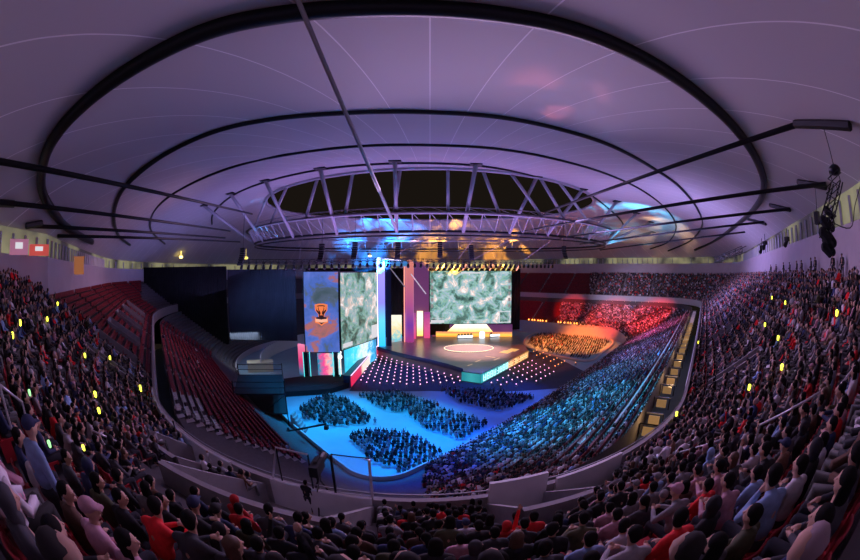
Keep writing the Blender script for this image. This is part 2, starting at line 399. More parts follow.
# hanging ring truss and catwalk below the oculus
def ellp(a, b, z, cy, n=96): return [Vector((a*math.cos(t), cy+b*math.sin(t), z)) for t in np.linspace(0, 2*PI, n+1)[:-1]]
E1 = ellp(56, 33, H+12.2, 105); E2 = ellp(56, 30, H+9, 108)
root = empty('ring_truss', (0, 105, H+9), 'large grey ring truss hanging below the roof opening', 'truss')
for nm, E, r in (('catwalk_chord', E1, .34), ('lower_chord', E2, .30), ('upper_chord', [p+Vector((0, 0, 1.1)) for p in E1], .10), ('lower_chord', [p+Vector((0, 0, -.9)) for p in E2], .18)):
    place(MB().tube(E, r, 6, closed=True).build(nm, M['steel' if r < .32 and r > .05 and nm != 'lower_chord' else 'dark' if nm == 'lower_chord' else 'steel'], smooth=True), root)
mb = MB(); mb2 = MB(); zz = []
for k in range(0, 96):
    a, b = E1[k], E2[k]
    mb.tube([a, b], .10, 5); mb.tube([a, E2[(k+1) % 96]], .07, 5); zz.extend([a, a+Vector((0, 0, 1.1))])
place(mb.build('lattice_bracing', M['steel']), root); mb2.tube(zz, .05, 4, closed=True); place(mb2.build('railing_lattice', M['steel']), root)
mb = MB()
for k in range(96):
    a, b = E1[k], E1[(k+1) % 96]; o = (a-Vector((0, 105, a.z))).normalized()*1.3; mb.add([a, b, b+o, a+o], [(0, 1, 2, 3)])
    mb.add([v-Vector((0, 0, .12)) for v in (a, b, b+o, a+o)], [(0, 3, 2, 1)])
place(mb.build('walkway_deck', M['dark']), root)
# V columns: px of head on the roof, px of foot on the ring
MAIN = [((203, 205), (235, 236)), ((230, 193), (262, 241)), ((265, 180), (297, 233)), ((320, 168), (341, 231)), ((395, 161), (397, 231)), ((476, 164), (458, 232)), ((537, 177), (507, 237)), ((583, 189), (549, 241)),
        ((617, 201), (586, 245)), ((637, 213), (607, 248)), ((651, 222), (622, 251)), ((653, 232), (632, 255))]
SEC = [((263, 192), (253, 213)), ((287, 183), (274, 217)), ((317, 173), (306, 213)), ((352, 168), (344, 210)), ((400, 165), (398, 212)), ((447, 168), (453, 211)), ((483, 175), (499, 213)), ((511, 182), (538, 220)), ((540, 190), (563, 221)), ((560, 200), (592, 226))]
for k, (a, b) in enumerate(MAIN):
    A = onroof(*a, below=.1); d = ray(*b)
    B = min(E2[48:]+E2[:1], key=lambda p: abs(math.atan2(p.x, p.y)-math.atan2(d.x, d.y)))
    c = MB().tube([A, B], .42, 8).build('roof_column', M['steel'], smooth=True); c.location = (0, 0, 0)
    tag(c, 'grey slanted steel column between roof and lower ring truss', 'column', 'long slanted columns of the roof opening')
    pl = MB().box(A+Vector((0, 0, -.1)), (2.2, 1.4, .3)).build('cap_plate', M['dark'], c)
for k, (a, b) in enumerate(SEC):
    d0 = ray(*a); th = math.atan2(d0.x, d0.y)
    ring_pts = [Vector((OC[0]+OA*math.cos(t), OC[1]+OB*math.sin(t), OZ)) for t in np.linspace(PI, 2*PI, 200)]
    A = min(ring_pts, key=lambda p: abs(math.atan2(p.x, p.y)-th)); d = ray(*b)
    B = min(E1[48:]+E1[:1], key=lambda p: abs(math.atan2(p.x, p.y)-math.atan2(d.x, d.y)))
    c = MB().tube([A, B], .36, 8).build('roof_strut', M['steel'], smooth=True)
    tag(c, 'shorter grey strut between the roof opening edge and catwalk', 'strut', 'short struts of the roof opening')

# long radial tie beams under the roof
def beam(pts, r, label, bar=None, m='dark', rr=None):
    P = [onroof(*p, below=.6) if len(p) == 2 else atr(*p) for p in pts]
    o = MB().tube(P, rr or r, 8).build('tie_beam', M[m], smooth=True); tag(o, label, 'beam', 'radial tie beams under the roof')
    if bar:
        a, b = onroof(*bar[0], below=.7), onroof(*bar[1], below=.7); MB().tube([a, b], .28, 6).build('end_bracket', M['dark'], o)
beam([(297, -2), (397, 231, 78)], .17, 'long pale tie beam running from overhead down to the ring truss', m='steel', rr=[.10, .32])
beam([(796, 125), (541, 214, 84)], .20, 'highest dark tie beam reaching from right of the roof', ((795, 124), (850, 126)))
beam([(826, 184), (520, 232, 92)], .20, 'second dark tie beam on the right, below the highest', ((798, 182), (826, 187)))
beam([(790, 209), (560, 238, 100)], .20, 'third dark tie beam on the right side of the roof', ((770, 205), (790, 210)))
beam([(764, 222), (580, 244, 106)], .20, 'fourth dark tie beam on the right side of the roof', ((748, 219), (766, 224)))
beam([(745, 232), (600, 250, 112)], .20, 'lowest dark tie beam on the right side of the roof')
beam([(-3, 161), (252, 214, 84)], .20, 'highest dark tie beam crossing the left of the roof')
beam([(-3, 202), (230, 231, 92)], .20, 'second dark tie beam on the left, below the highest', ((-3, 203), (14, 204)))
beam([(28, 226), (225, 238, 100)], .20, 'third dark tie beam low on the left of the roof', ((26, 226), (42, 223)))
beam([(58, 236), (240, 242, 106)], .20, 'lowest dark tie beam on the left of the roof')

# roof catwalk boards and trusses under the eaves at the right (dark boxes)
mb = MB()
for px0, px1 in ((716, 742), (690, 714)):
    pass

# ------------------------------------------------------------------ lower stand
IP, IN_, _ = loop(18.5, 126, 27, 118, 5, 8, 40, 30); IX, INX = toxy(IP), toxy(IN_)
OP, ON_, _ = loop(.4, 134.5, 4.0, 134.5, 25, 16, 56, 40); OX, ONX = toxy(OP), toxy(ON_)
NL = 22; ZA, ZB = .9, 11.6
ZAI = np.full(NP, ZA); ZAI[RS == 0] = 4.2; ZAI[RS == 1] = np.linspace(4.2, .9, (RS == 1).sum())
def lowpt(i, f): return IX[i]*(1-f)+OX[i]*f
ZBI = np.where(RS >= 4, 13.2, ZB)
for k, i in enumerate(i3): ZBI[i] = ZB+(13.2-ZB)*max(0, (k-45)/45)
def lowz(i, j): return ZAI[i]+(ZBI[i]-ZAI[i])*j/NL
def stand_lower():
    V, F = [], []; W = 2*(NL+1)+1
    for i in range(NP):
        V.append((*IX[i], 0.01))
        for j in range(NL+1):
            p = lowpt(i, j/NL); V += [(*p, lowz(i, j-1) if j else .02+ZAI[i]), (*p, lowz(i, j) if j < NL else 13.6)]
    for i in range(NP):
        k = (i+1) % NP; a, b = i*W, k*W; F.append((a, a+1, b+1, b))
        for j in range(NL+1):
            F.append((a+1+2*j, a+2+2*j, b+2+2*j, b+1+2*j))
            if j < NL: F.append((a+2+2*j, a+3+2*j, b+3+2*j, b+2+2*j))
    return link('floor_lower_stand', mesh('lower_stand', V, F, M['step']))
struct(stand_lower())
LX = (IX, INX)
struct(sweep('wall_arena_side', LX, lambda i: [(-.25, 0), (-.25, ZAI[i]+.6), (0, ZAI[i]+.6), (0, 0)], M['pale_concrete']))
struct(sweep('wall_far_rim', RIM, [(-.36, 13.5), (-.36, 15.4), (-.31, 15.4), (-.31, 13.5)], M['white' if False else 'pale_concrete'], sel=[i for i in range(NP) if RS[i] <= 1]))
# lit hospitality boxes under the right rim, coloured ribbon on the rim face
def boxmat():
    m = bpy.data.materials.new('lit_box_windows'); m.use_nodes = True; nt = m.node_tree; b = nt.nodes['Principled BSDF']; b.inputs['Base Color'].default_value = (.02, .02, .02, 1)
    tc = nt.nodes.new('ShaderNodeTexCoord'); vo = nt.nodes.new('ShaderNodeTexVoronoi'); vo.inputs['Scale'].default_value = .35
    nt.links.new(tc.outputs['Object'], vo.inputs['Vector']); cr = nt.nodes.new('ShaderNodeValToRGB')
    cr.color_ramp.elements[0].color = (.9, .45, .12, 1); cr.color_ramp.elements[1].color = (.2, .08, .04, 1); cr.color_ramp.elements[1].position = .7
    nt.links.new(vo.outputs['Distance'], cr.inputs[0]); nt.links.new(cr.outputs[0], b.inputs['Emission Color']); b.inputs['Emission Strength'].default_value = 1.6; return m
M['boxes'] = boxmat()
OXX = (OX, ONX)
sel = [i for i in range(NP) if RS[i] == 2 and 34 < RP[i, 0] < 122]
struct(sweep('window_2', OXX, [(-.12, 11.9), (-.12, 13.2), (-.02, 13.2), (-.02, 11.9)], M['boxes'], sel=sel))
M['ribbon'] = mat('led_ribbon', (.1, .1, .1), .4, emit=.9, ec=(.62, .45, .95))
tag(sweep('led_ribbon_board', RIM, [(-.36, 13.7), (-.36, 15.2), (-.30, 15.2), (-.30, 13.7)], M['ribbon'], sel=[i for i in range(NP) if RS[i] == 2 and 30 < RP[i, 0] < 124]), 'thin glowing violet ribbon board along the right stand rim', 'led board')

# vomitories cut in the upper stand
for n, (a, b, r, r0) in enumerate(VOM):
    T = r*PITCHR; T0 = r0*PITCHR; mb = MB(); hgt = .8; zb = 13.9+RISE*r0
    for i, sg in ((a, 1), (b, -1)):
        tv = (RX[min(i+1, NP-1)]-RX[i-1]); tv = tv/np.linalg.norm(tv)*sg*(-.09)
        V = []
        for s2 in (1, -1):
            o = tv*s2
            for t, z in ((T0, zb), (T, zb), (T, Z0+RISE*r+hgt), (T0, Z0+RISE*r0+hgt)):
                p = RX[i]+RNX[i]*t+o; V.append((p[0], p[1], z))
        mb.add(V, [(0, 1, 2, 3), (7, 6, 5, 4), (0, 4, 5, 1), (1, 5, 6, 2), (2, 6, 7, 3), (3, 7, 4, 0)])
    # back wall + landing
    for i in range(a, b):
        k = i+1; P0, P1 = RX[i]+RNX[i]*T, RX[k]+RNX[k]*T; Q0, Q1 = RX[i]+RNX[i]*(T+.2), RX[k]+RNX[k]*(T+.2); zt = Z0+RISE*r+hgt
        mb.add([(*P0, zb), (*P1, zb), (*P1, zt), (*P0, zt), (*Q0, zb), (*Q1, zb), (*Q1, zt), (*Q0, zt)], [(0, 1, 2, 3), (7, 6, 5, 4), (3, 2, 6, 7)])
        A0, A1 = RX[i]+RNX[i]*T0, RX[k]+RNX[k]*T0; mb.add([(*A0, zb+.35), (*A1, zb+.35), (*P1, zb+.35), (*P0, zb+.35)], [(0, 1, 2, 3)])
    struct(mb.build('wall_stair_opening', M['concrete']))

# ------------------------------------------------------------------ black drapes closing off the unused corner
def drape(name, a, b, z0, z1, m, label, waves=40, amp=.25):
    a, b = Vector(a), Vector(b); n = waves*4; V = []; F = []; d = (b-a); nr = Vector((-d.y, d.x, 0)).normalized()
    for k in range(n+1):
        p = a+d*(k/n)+nr*(amp*math.sin(k*PI/2)); V += [(p.x, p.y, z0), (p.x, p.y, z1)]
    for k in range(n): F.append((2*k, 2*k+2, 2*k+3, 2*k+1))
    o = link(name, mesh(name, V, F, M[m], smooth=True)); md = o.modifiers.new('thickness', 'SOLIDIFY'); md.thickness = .06; return tag(o, label, 'curtain')
def pk(az, r, z=0): a = math.radians(az); return Vector((r*math.sin(a), r*math.cos(a), z))
drape('blackout_curtain', pk(-47.5, 112), pk(-33, 104), 4, 26.0, 'black', 'huge black curtain hung beside the empty red stand', 50)
drape('blackout_curtain', pk(-32.8, 88), pk(-21.6, 83), 8.3, 24.9, 'blueblack', 'lighter blue-black curtain left of the crest banner', 30, .12)
# black drape high behind the stage
drape('blackout_curtain', pk(-20, 118), pk(14.5, 138), 2.2, 25.5, 'black', 'wide dark curtain closing the stage from behind', 60, .2)
# pale concourse behind the left curtain
o = sweep('wall_concourse', (toxy(loop(24, 120, 36, 112, 8, 8, 40, 30)[0]), INX), [(0, .02), (0, 3.6), (.3, 3.6), (.3, .02)], M['pale_concrete'], sel=[i for i in range(NP) if RS[i] == 5 and 8 < i-np.where(RS == 5)[0][0] < 46]); struct(o)

# ------------------------------------------------------------------ stage
ZS = 2.5
M['stage_top'] = mat('stage_deck', (.24, .20, .22), .30, .0, noise=.3, nscale=.5)
M['navy'] = mat('navy_fascia', (.02, .03, .10), .4)
def grad(name, stops, strength=2.0, axis='X', scale=1, noise=0, nscale=1, seed=0):
    """an LED surface: colours run along object space with picture noise on top"""
    m = bpy.data.materials.new(name); m.use_nodes = True; nt = m.node_tree; b = nt.nodes['Principled BSDF']; b.inputs['Base Color'].default_value = (.01, .01, .01, 1); b.inputs['Roughness'].default_value = .3
    tc = nt.nodes.new('ShaderNodeTexCoord'); sp = nt.nodes.new('ShaderNodeSeparateXYZ'); nt.links.new(tc.outputs['Generated'], sp.inputs[0])
    cr = nt.nodes.new('ShaderNodeValToRGB'); e = cr.color_ramp.elements
    while len(e) < len(stops): e.new(.5)
    for k, (p, c) in enumerate(stops): e[k].position = p; e[k].color = (*c, 1)
    src = sp.outputs['XYZ'.index(axis)]
    if noise:
        nz = nt.nodes.new('ShaderNodeTexNoise'); nz.noise_dimensions = '4D'; nz.inputs['W'].default_value = seed; nz.inputs['Scale'].default_value = nscale; nz.inputs['Detail'].default_value = 9; nz.inputs['Roughness'].default_value = .62; nz.inputs['Distortion'].default_value = .7
        nt.links.new(tc.outputs['Object'], nz.inputs['Vector'])
        ma = nt.nodes.new('ShaderNodeMath'); ma.operation = 'MULTIPLY_ADD'; ma.inputs[1].default_value = noise; nt.links.new(nz.outputs[0], ma.inputs[0])
        mb_ = nt.nodes.new('ShaderNodeMath'); mb_.operation = 'MULTIPLY_ADD'; mb_.inputs[1].default_value = scale; mb_.inputs[2].default_value = -noise/2+.5-scale/2
        nt.links.new(src, mb_.inputs[0]); nt.links.new(mb_.outputs[0], ma.inputs[2]); src = ma.outputs[0]
    nt.links.new(src, cr.inputs[0]); nt.links.new(cr.outputs[0], b.inputs['Emission Color']); b.inputs['Emission Strength'].default_value = strength; return m
GAME = [(.20, (.02, .05, .05)), (.38, (.10, .20, .16)), (.44, (.14, .34, .36)), (.48, (.30, .44, .26)), (.52, (.15, .40, .50)), (.56, (.44, .40, .46)), (.60, (.24, .52, .54)), (.66, (.66, .50, .46)), (.80, (.95, .9, .9))]
M['game1'] = grad('game_picture_wide', GAME, 1.25, 'X', .10, 1.9, .30, 3)
M['game2'] = grad('game_picture_tall', GAME, 1.0, 'X', .10, 1.9, .32, 8)
def poly_at(px, z): return [at(x, y, z) for x, y in px]
front = [at(378, 349, ZS), at(392, 353, ZS), at(410, 357.5, ZS), at(430, 362, ZS), at(448, 366.5, ZS), at(462, 371, ZS)]
cornA, cornB, cornC = at(462, 371, ZS), at(481, 373.5, ZS), at(528, 350, ZS)
back = [Vector((30, 118, ZS)), Vector((0, 119, ZS)), Vector((-14, 106, ZS))]
deck = [*front, cornB, cornC, *back]
root = empty('main_stage', (8, 96, 0), 'large dark glossy stage with a glowing front corner below the screens', 'stage')
place(MB().prism(deck, .02, ZS).build('deck', M['stage_top']), root)
mb = MB(); mb.tube([p+Vector((0, -.1, .1)) for p in front], .35, 6, flat=1.6); place(mb.build('front_rim', M['navy']), root)
def panel(a, b, z0, z1, off=.08, th=.12):
    d = (b-a).normalized(); nr = Vector((d.y, -d.x, 0)); a2, b2 = a+nr*off, b+nr*off; mbx = MB()
    P = [a2, b2, b2+nr*th, a2+nr*th]; return mbx.prism(P, z0, z1), nr
TEAL = (.05, .75, .80); 
M['face1'] = grad('led_face_teal', [(0, (.02, .30, .38)), (.5, (.06, .50, .55)), (1, (.03, .35, .4))], .8, 'X', 1, .5, 1.5)
M['face2'] = grad('led_face_fade', [(0, (.05, .62, .72)), (.45, (.10, .40, .40)), (.60, (.75, .25, .08)), (1, (.70, .32, .08))], .7, 'X', 1, .12, 1.5)
mb, nr1 = panel(cornA, cornB, .35, 2.3); place(mb.build('led_face', M['face1']), root)
mb, nr2 = panel(cornB, cornC, .35, 2.3); place(mb.build('led_face', M['face2']), root)
# raised strokes of the unreadable block letters on the long face
M['ledwhite'] = mat('led_white', (.1, .1, .1), .3, emit=2.2, ec=(.9, .95, 1))
M['ledwarm'] = mat('led_warm', (.1, .1, .1), .3, emit=2.0, ec=(1, .8, .55))
M['letc'] = mat('letter_cyan', (.1, .1, .1), .3, emit=1.9, ec=(.45, .95, 1)); M['leto'] = mat('letter_orange', (.1, .1, .1), .3, emit=1.6, ec=(1, .62, .28))
d = (cornC-cornB); L = d.length; d = d/L; cell = (L-1.2)/16
for k in range(16):
    mb = MB(); c0 = cornB+d*(.6+cell*(k+.45))+nr2*.22; a_ = math.atan2(d.y, d.x)
    for off, h_ in ((-.28, 1), (.28, 1)):
        if random.random() < .85: mb.box(c0+d*off*cell+Vector((0, 0, 1.32-ZS)), (cell*.16, .06, 1.45), a_)
    for z_ in (2.0, 1.32, .66):
        if random.random() < .6 or z_ == 1.32: mb.box(c0+Vector((0, 0, z_-ZS)), (cell*.6, .05, .16), a_)
    place(mb.build('letter', M['letc' if k < 8 else 'leto']), root)
mb = MB(); mb.prism([Vector((11, 99, 0))+Vector((7*math.cos(a), 5.2*math.sin(a), 0)) for a in np.linspace(0, 2*PI, 40)[:-1]], ZS+.01, ZS+.22)
place(mb.build('centre_riser', mat('riser', (.35, .30, .33), .3)), root)
mb = MB(); mb.tube([Vector((11, 99, ZS+.22))+Vector((7*math.cos(a), 5.2*math.sin(a), 0)) for a in np.linspace(0, 2*PI, 40)[:-1]], .08, 5, closed=True); place(mb.build('riser_light_ring', M['ledwarm']), root)
# painted arrows and light blocks near the corner
for x, y, w_, h_ in ((478, 361, 2.6, .5), (490, 357, .6, 3.0), (497, 359, 3.0, .5), (470, 365, 2, .35)):
    place(MB().box(at(x, y, ZS)+Vector((0, 0, .03)), (w_, h_, .04), .9).build('floor_marking', mat('warm_floor_lights', (.2, .15, .12), .4, emit=.5, ec=(1, .7, .5))), root)
mb = MB()
for x, y, in ((506, 352), (513, 350)): mb.box(at(x, y, ZS)+Vector((0, 0, .03)), (3.2, 2.6, .04), .9)
place(mb.build('floor_light_panel', mat('amber_floor_panel', (.2, .15, .1), .4, emit=.8, ec=(1, .55, .15))), root)
# player desks with screens, casters standing between
M['desk'] = mat('desk_white', (.3, .3, .32), .4)
def desk(x, y, label):
    p = at(x, y, ZS); r = empty('player_desk', p, label, 'desk', None, .15); r['label'] = label
    MB().box((0, 0, .5), (5.2, .9, 1.0)).build('counter', M['desk'], r); MB().box((0, -.5, .55), (5.0, .06, .7)).build('led_front', M['ledwhite'], r)
    for k in range(5):
        MB().box((-2.1+k*1.05, .1, 1.25), (.6, .06, .38)).build('monitor', M['dark'], r)
desk(465, 338, 'white glowing player desk below the left of the wide screen'); desk(497, 336.5, 'white glowing player desk below the right of the wide screen')
c = MB().box((0, 0, .9), (1.7, .5, 1.8)).box((0, 0, 2.0), (1.2, .4, .5)).build('trophy_plinth', M['ledwhite']); c.location = at(482, 338, ZS); tag(c, 'small white lit plinth between the two player desks', 'plinth')

# screens
def screen(name, A, B, z0, z1, m, label, frame=.5):
    A, B = Vector(A), Vector(B); d = (B-A); L = d.length; ang = math.atan2(d.y, d.x); r = empty(name, (A+B)/2, label, 'screen', None, ang); r.location.z = z0
    hh = z1-z0
    MB().box((0, .35, hh/2), (L+.5, .5, hh+.5)).build('casing', M['dark'], r)
    MB().box((0, 0, hh/2), (L, .12, hh)).build('display', M[m], r); return r, L, hh
A, B = pk(.0, 121), pk(13.05, 123.6)
sr, L, hh = screen('led_screen', A, B, 6.6, 24.5, 'game1', 'widest screen, showing a game picture in teal and grey')
M['hud'] = mat('hud_light', (.1, .1, .1), .3, emit=.9, ec=(.75, .75, .8)); M['hudmid'] = mat('hud_mid', (.1, .1, .1), .3, emit=.5, ec=(.5, .45, .45)); M['huddark'] = mat('hud_dark', (.02, .04, .05), .3, emit=.1, ec=(.1, .3, .4))
MB().box((L/2-2.2, -.1, 2.2), (3.9, .06, 3.9)).build('minimap_frame', M['hud'], sr); MB().box((L/2-2.2, -.14, 2.2), (3.4, .06, 3.4)).build('minimap', M['game2'], sr)
for c_, d_ in (((-L/2+2.6, -.1, .8), (4.6, .06, 1.0)), ((-L/2+2.6, -.1, 1.9), (4.0, .06, .18)), ((0, -.1, 17.3), (7, .06, .5)), ((1, -.1, 1.2), (6, .06, .16))): MB().box(c_, d_).build('overlay_bar', M['hud'], sr)
for s_ in (-1, 1):
    for k in range(5): MB().box((s_*(L/2-.7), -.1, 14.5-k*2.1), (.8, .06, 1.2)).build('portrait_icon', M['hudmid'], sr)
A, B = pk(-14.35, 79), pk(-8.5, 94)
sr2, L2, hh2 = screen('led_screen', A, B, 6.8, 24.0, 'game2', 'narrow slanted screen with game picture right of the crest banner')
MB().box((-L2/2+2.4, -.1, .8), (4.0, .06, 1.0)).build('overlay_print', M['hud'], sr2)
MB().box((L2/2-1.8, -.1, 2), (3.2, .06, 3.4)).build('minimap', M['hud'], sr2)
# crest banner
A, B = pk(-20.3, 79.5), pk(-14.75, 78.6)
M['banner'] = grad('banner_picture', [(.28, (.06, .10, .13)), (.40, (.10, .14, .22)), (.45, (.07, .15, .55)), (.57, (.12, .19, .66)), (.61, (.34, .15, .25)), (.66, (.50, .16, .15)), (.85, (.15, .14, .18))], .9, 'Z', .06, 1.7, .13, 22)
br, Lb, hb = screen('crest_banner', A, B, 6.4, 24.2, 'banner', 'tall blue banner screen carrying an orange crest'); br['category'] = 'banner'
M['cr1'] = mat('crest_orange', (.2, .05, .02), .4, emit=1.0, ec=(.95, .22, .07)); M['cr2'] = mat('crest_dark', (.02, .01, .01), .4, emit=.2, ec=(.12, .04, .05)); M['cr3'] = mat('crest_light', (.2, .1, .1), .4, emit=1.0, ec=(1, .48, .32))
def flat(pts, z, m, name, th):
    mb = MB(); n = len(pts); V = [(x, -th, z+y) for x, y in pts]+[(x, -.07, z+y) for x, y in pts]
    mb.add(V, [tuple(range(n)), tuple(range(2*n-1, n-1, -1))]+[(k, n+k, n+(k+1) % n, (k+1) % n) for k in range(n)]); return mb.build(name, M[m], br)
zc = 8.4; S = 1.45
out = [(-1.0, 1.55), (-.35, 1.7), (.35, 1.7), (1.0, 1.55), (.95, .7), (.5, .1), (.45, -.35), (1.0, -.45), (1.0, -1.2), (.45, -1.35), (0, -1.7), (-.45, -1.35), (-1.0, -1.2), (-1.0, -.45), (-.45, -.35), (-.5, .1), (-.95, .7)]
flat([(x*S, y*S) for x, y in out], zc, 'cr1', 'crest_shield', .12)
flat([(x*S*.82, y*S*.86) for x, y in out], zc, 'cr2', 'crest_field', .14)
flat([(x*S, y*S) for x, y in [(-.42, 1.3), (.42, 1.3), (.36, .8), (.12, .45), (.1, .1), (.3, -.05), (-.3, -.05), (-.1, .1), (-.12, .45), (-.36, .8)]], zc, 'cr1', 'crest_cup', .17)
flat([(x*S, y*S) for x, y in [(-.92, -.58), (0, -.72), (.92, -.58), (.92, -1.02), (0, -1.18), (-.92, -1.02)]], zc, 'cr3', 'crest_ribbon', .18)
for s_ in (-1, 1): flat([(s_*x*S, y*S) for x, y in ([(.45, 1.25), (.8, 1.35), (.72, .8), (.35, .5), (.5, .9)] if s_ > 0 else [(.45, 1.25), (.5, .9), (.35, .5), (.72, .8), (.8, 1.35)])], zc, 'cr1', 'crest_handle', .17)

# portal of light
def post(az, r, z0, z1, rad, m1, name, root):
    p = pk(az, r); MB().box((p.x, p.y, (z0+z1)/2), (rad*2, rad*1.6, z1-z0), math.radians(-az)).build(name, M[m1])
    return place(bpy.context.scene.objects[-1] if False else col.objects[-1], root)
M['violet'] = grad('violet_column', [(0, (.02, .45, .85)), (.3, (.10, .50, .95)), (.5, (.20, .18, .90)), (1, (.30, .25, .95))], 1.6, 'Z')
M['pinkcol'] = grad('pink_column', [(0, (.55, .06, .25)), (.25, (.25, .06, .50)), (.5, (.60, .12, .35)), (1, (.95, .30, .22))], .75, 'Z')
M['edgew'] = mat('portal_edge', (.1, .1, .1), .3, emit=3.0, ec=(.62, .55, 1)); M['edgeo'] = mat('portal_edge_warm', (.1, .1, .1), .3, emit=1.8, ec=(1, .35, .22))
root = empty('light_portal', pk(-5.5, 106), 'tall rectangular portal of glowing violet and pink columns on stage', 'portal')
pA, pB = pk(-7.75, 104), pk(-3.3, 110)
def vbox(p, w_, dpt, z0, z1, ang, name, m): return place(MB().box((p.x, p.y, (z0+z1)/2), (w_, dpt, z1-z0), ang).build(name, M[m]), root)
vbox(pA, 1.9, 2.4, ZS, 28.0, .14, 'lit_column', 'violet'); vbox(pA+Vector((-1.05, -1.2, 0)), .28, .28, ZS, 28.2, .14, 'edge_light', 'edgew')
mb = MB().cap(pB+Vector((0, 0, ZS)), 1.35, pB+Vector((0, 0, 26.6)), 1.35, 16); place(mb.build('round_column', M['pinkcol'], smooth=True), root)
vbox(pB+Vector((-1.5, -1.0, 0)), .22, .22, ZS, 27, .05, 'edge_light', 'edgeo')
vbox(pA+Vector((2.0, .5, 0)), 1.4, 1.6, ZS, 27.6, .14, 'inner_panel', 'navy')
place(MB().tube([pA+Vector((-1, -1.2, 28.1)), pB+Vector((-1, -1, 27.2))], .26, 6).build('top_edge_light', M['edgew']), root)
place(MB().tube([pA+Vector((0, 0, 27.2)), pB+Vector((0, 0, 26.6))], .9, 6).build('lintel', mat('cyan_lintel', (.02, .1, .2), .4, emit=.5, ec=(.05, .35, .8))), root)
# sloping white light batten between columns
for k, (a, b, lab) in enumerate((((411, 274), (426, 294), 'thin white sloping batten in front of the pink column'), ((390, 268), (405, 287), 'faint thin sloping batten between the portal columns'))):
    o = MB().tube([atr(*a, 103), atr(*b, 103)], .16, 6).build('batten_light', mat('batten', (.5, .5, .55), .4, emit=.5-k*.35, ec=(.9, .8, 1))); tag(o, lab, 'light')

# glowing scenery on and behind the stage
def scenic(name, px0, py0, px1, py1, r, m, label, cat='scenery', tilt=0, th=.3, group=None):
    a, b = atr(px0, py1, r), atr(px1, py1, r); top = atr((px0+px1)/2, py0, r).z; d = b-a; L = math.hypot(d.x, d.y)
    o = MB().box((0, 0, 0), (L, th, top-a.z)).box((0, th, -(top-a.z)/2+.1), (L*.6, th*3, .2), i=0).build(name, M[m]); o.location = ((a.x+b.x)/2, (a.y+b.y)/2, (top+a.z)/2); o.rotation_euler = (0, tilt, math.atan2(d.y, d.x)); return tag(o, label, cat, group)
M['sc1'] = grad('scenery_cream', [(0, (.9, .12, .08)), (.3, (.10, .55, .65)), (.55, (.95, .70, .35)), (.8, (.9, .85, .7))], 1.2, 'Z', .9, .9, .7, 2)
M['sc2'] = grad('scenery_pink', [(0, (.9, .06, .20)), (.5, (.75, .10, .30)), (1, (.35, .05, .28))], 1.0, 'Z', 1, .7, .6, 4)
M['sc3'] = grad('scenery_gold', [(0, (.95, .30, .03)), (.5, (1, .50, .08)), (1, (.5, .15, .1))], 1.5, 'Z', 1, .5, .3, 5)
M['sc4'] = grad('scenery_glow', [(0, (1, .45, .06)), (.35, (1, .75, .4)), (.7, (1, .9, .7)), (1, (1, .6, .4))], 2.0, 'Z', 1, .4, .5, 6)
M['sc5'] = grad('scenery_purple', [(0, (.4, .1, .1)), (.5, (.25, .06, .22)), (1, (.18, .05, .20))], .6, 'Z', 1, .4, .5, 7)
scenic('stage_scenery', 391, 315, 402, 348, 112, 'sc1', 'bright cream and red scenery panel between the portal columns')
scenic('stage_scenery', 417, 311, 423, 336, 116, 'ledwhite' if False else 'sc4', 'narrow white glowing panel right of the round pink column')
scenic('stage_scenery', 424, 312, 430, 345, 116, 'sc2', 'narrow pink glowing panel beside the wide screen')
scenic('stage_scenery', 404, 313, 416, 345, 119, 'sc2', 'pink scenery panel half hidden by the round pink column')
scenic('stage_scenery', 404, 262, 429, 345, 121, 'sc5', 'tall dim purple panel behind the portal')
scenic('stage_scenery', 432, 324, 512, 338, 126, 'sc5', 'low wide purple backdrop beneath the wide screen')
scenic('stage_scenery', 436, 331.5, 512, 337, 120, 'sc3', 'golden glowing strip along the stage back under the wide screen')
a, b, c_, d_ = atr(447, 332, 124), atr(493, 332, 124), atr(484, 321.5, 124), atr(458, 321.5, 124)
mb = MB().add([a, b, c_, d_]+[p+Vector((0, .4, 0)) for p in (a, b, c_, d_)], [(0, 1, 2, 3), (7, 6, 5, 4), (0, 4, 5, 1), (1, 5, 6, 2), (2, 6, 7, 3), (3, 7, 4, 0)]); tag(mb.build('scenic_peak', M['sc4']), 'brilliant white-gold peak shaped panel under the wide screen', 'scenery')
# scaffold legs carrying the screens
def leg(px, py0, py1, r, m, label, wd=.25):
    a = atr(px, py1, r); t = atr(px, py0, r); z0 = max(.02, a.z)
    o = MB().box((0, 0, 0), (wd, wd, t.z-z0)).box((0, 0, -(t.z-z0)/2+.06), (wd*2.4, wd*2.4, .12)).build('screen_leg', M[m]); o.location = (a.x, a.y, (t.z+z0)/2); return tag(o, label, 'leg', None)
M['ledcyan'] = mat('led_cyan', (.02, .1, .1), .3, emit=1.3, ec=(.10, .80, .85)); M['ledgold'] = mat('led_gold', (.1, .1, .02), .3, emit=.9, ec=(1, .8, .25))
root = empty('screen_tower', pk(-16, 84), 'dark screen tower lined with cyan light strips under the tall screens', 'tower')
mbs = [('corner_post', 'dark', [(307, 352, 377, 79), (337, 352, 379, 78.5), (373, 330, 352, 95), (367, 333, 356, 92)], .95), ('light_strip', 'ledcyan', [(304.5, 352, 376, 78), (311, 352, 377, 78), (334, 352, 378, 77.5), (340.5, 352, 379, 77.5), (376, 326, 348, 95), (370, 330, 352, 92)], .16)]
for nm, m, L_, wd in mbs:
    for px, y0, y1, r in L_:
        a, t = atr(px, y1, r), atr(px, y0, r); place(MB().box((a.x, a.y, (t.z+.02)/2), (wd, wd*.8, t.z-.02), math.radians(16)).build(nm, M[m]), root)
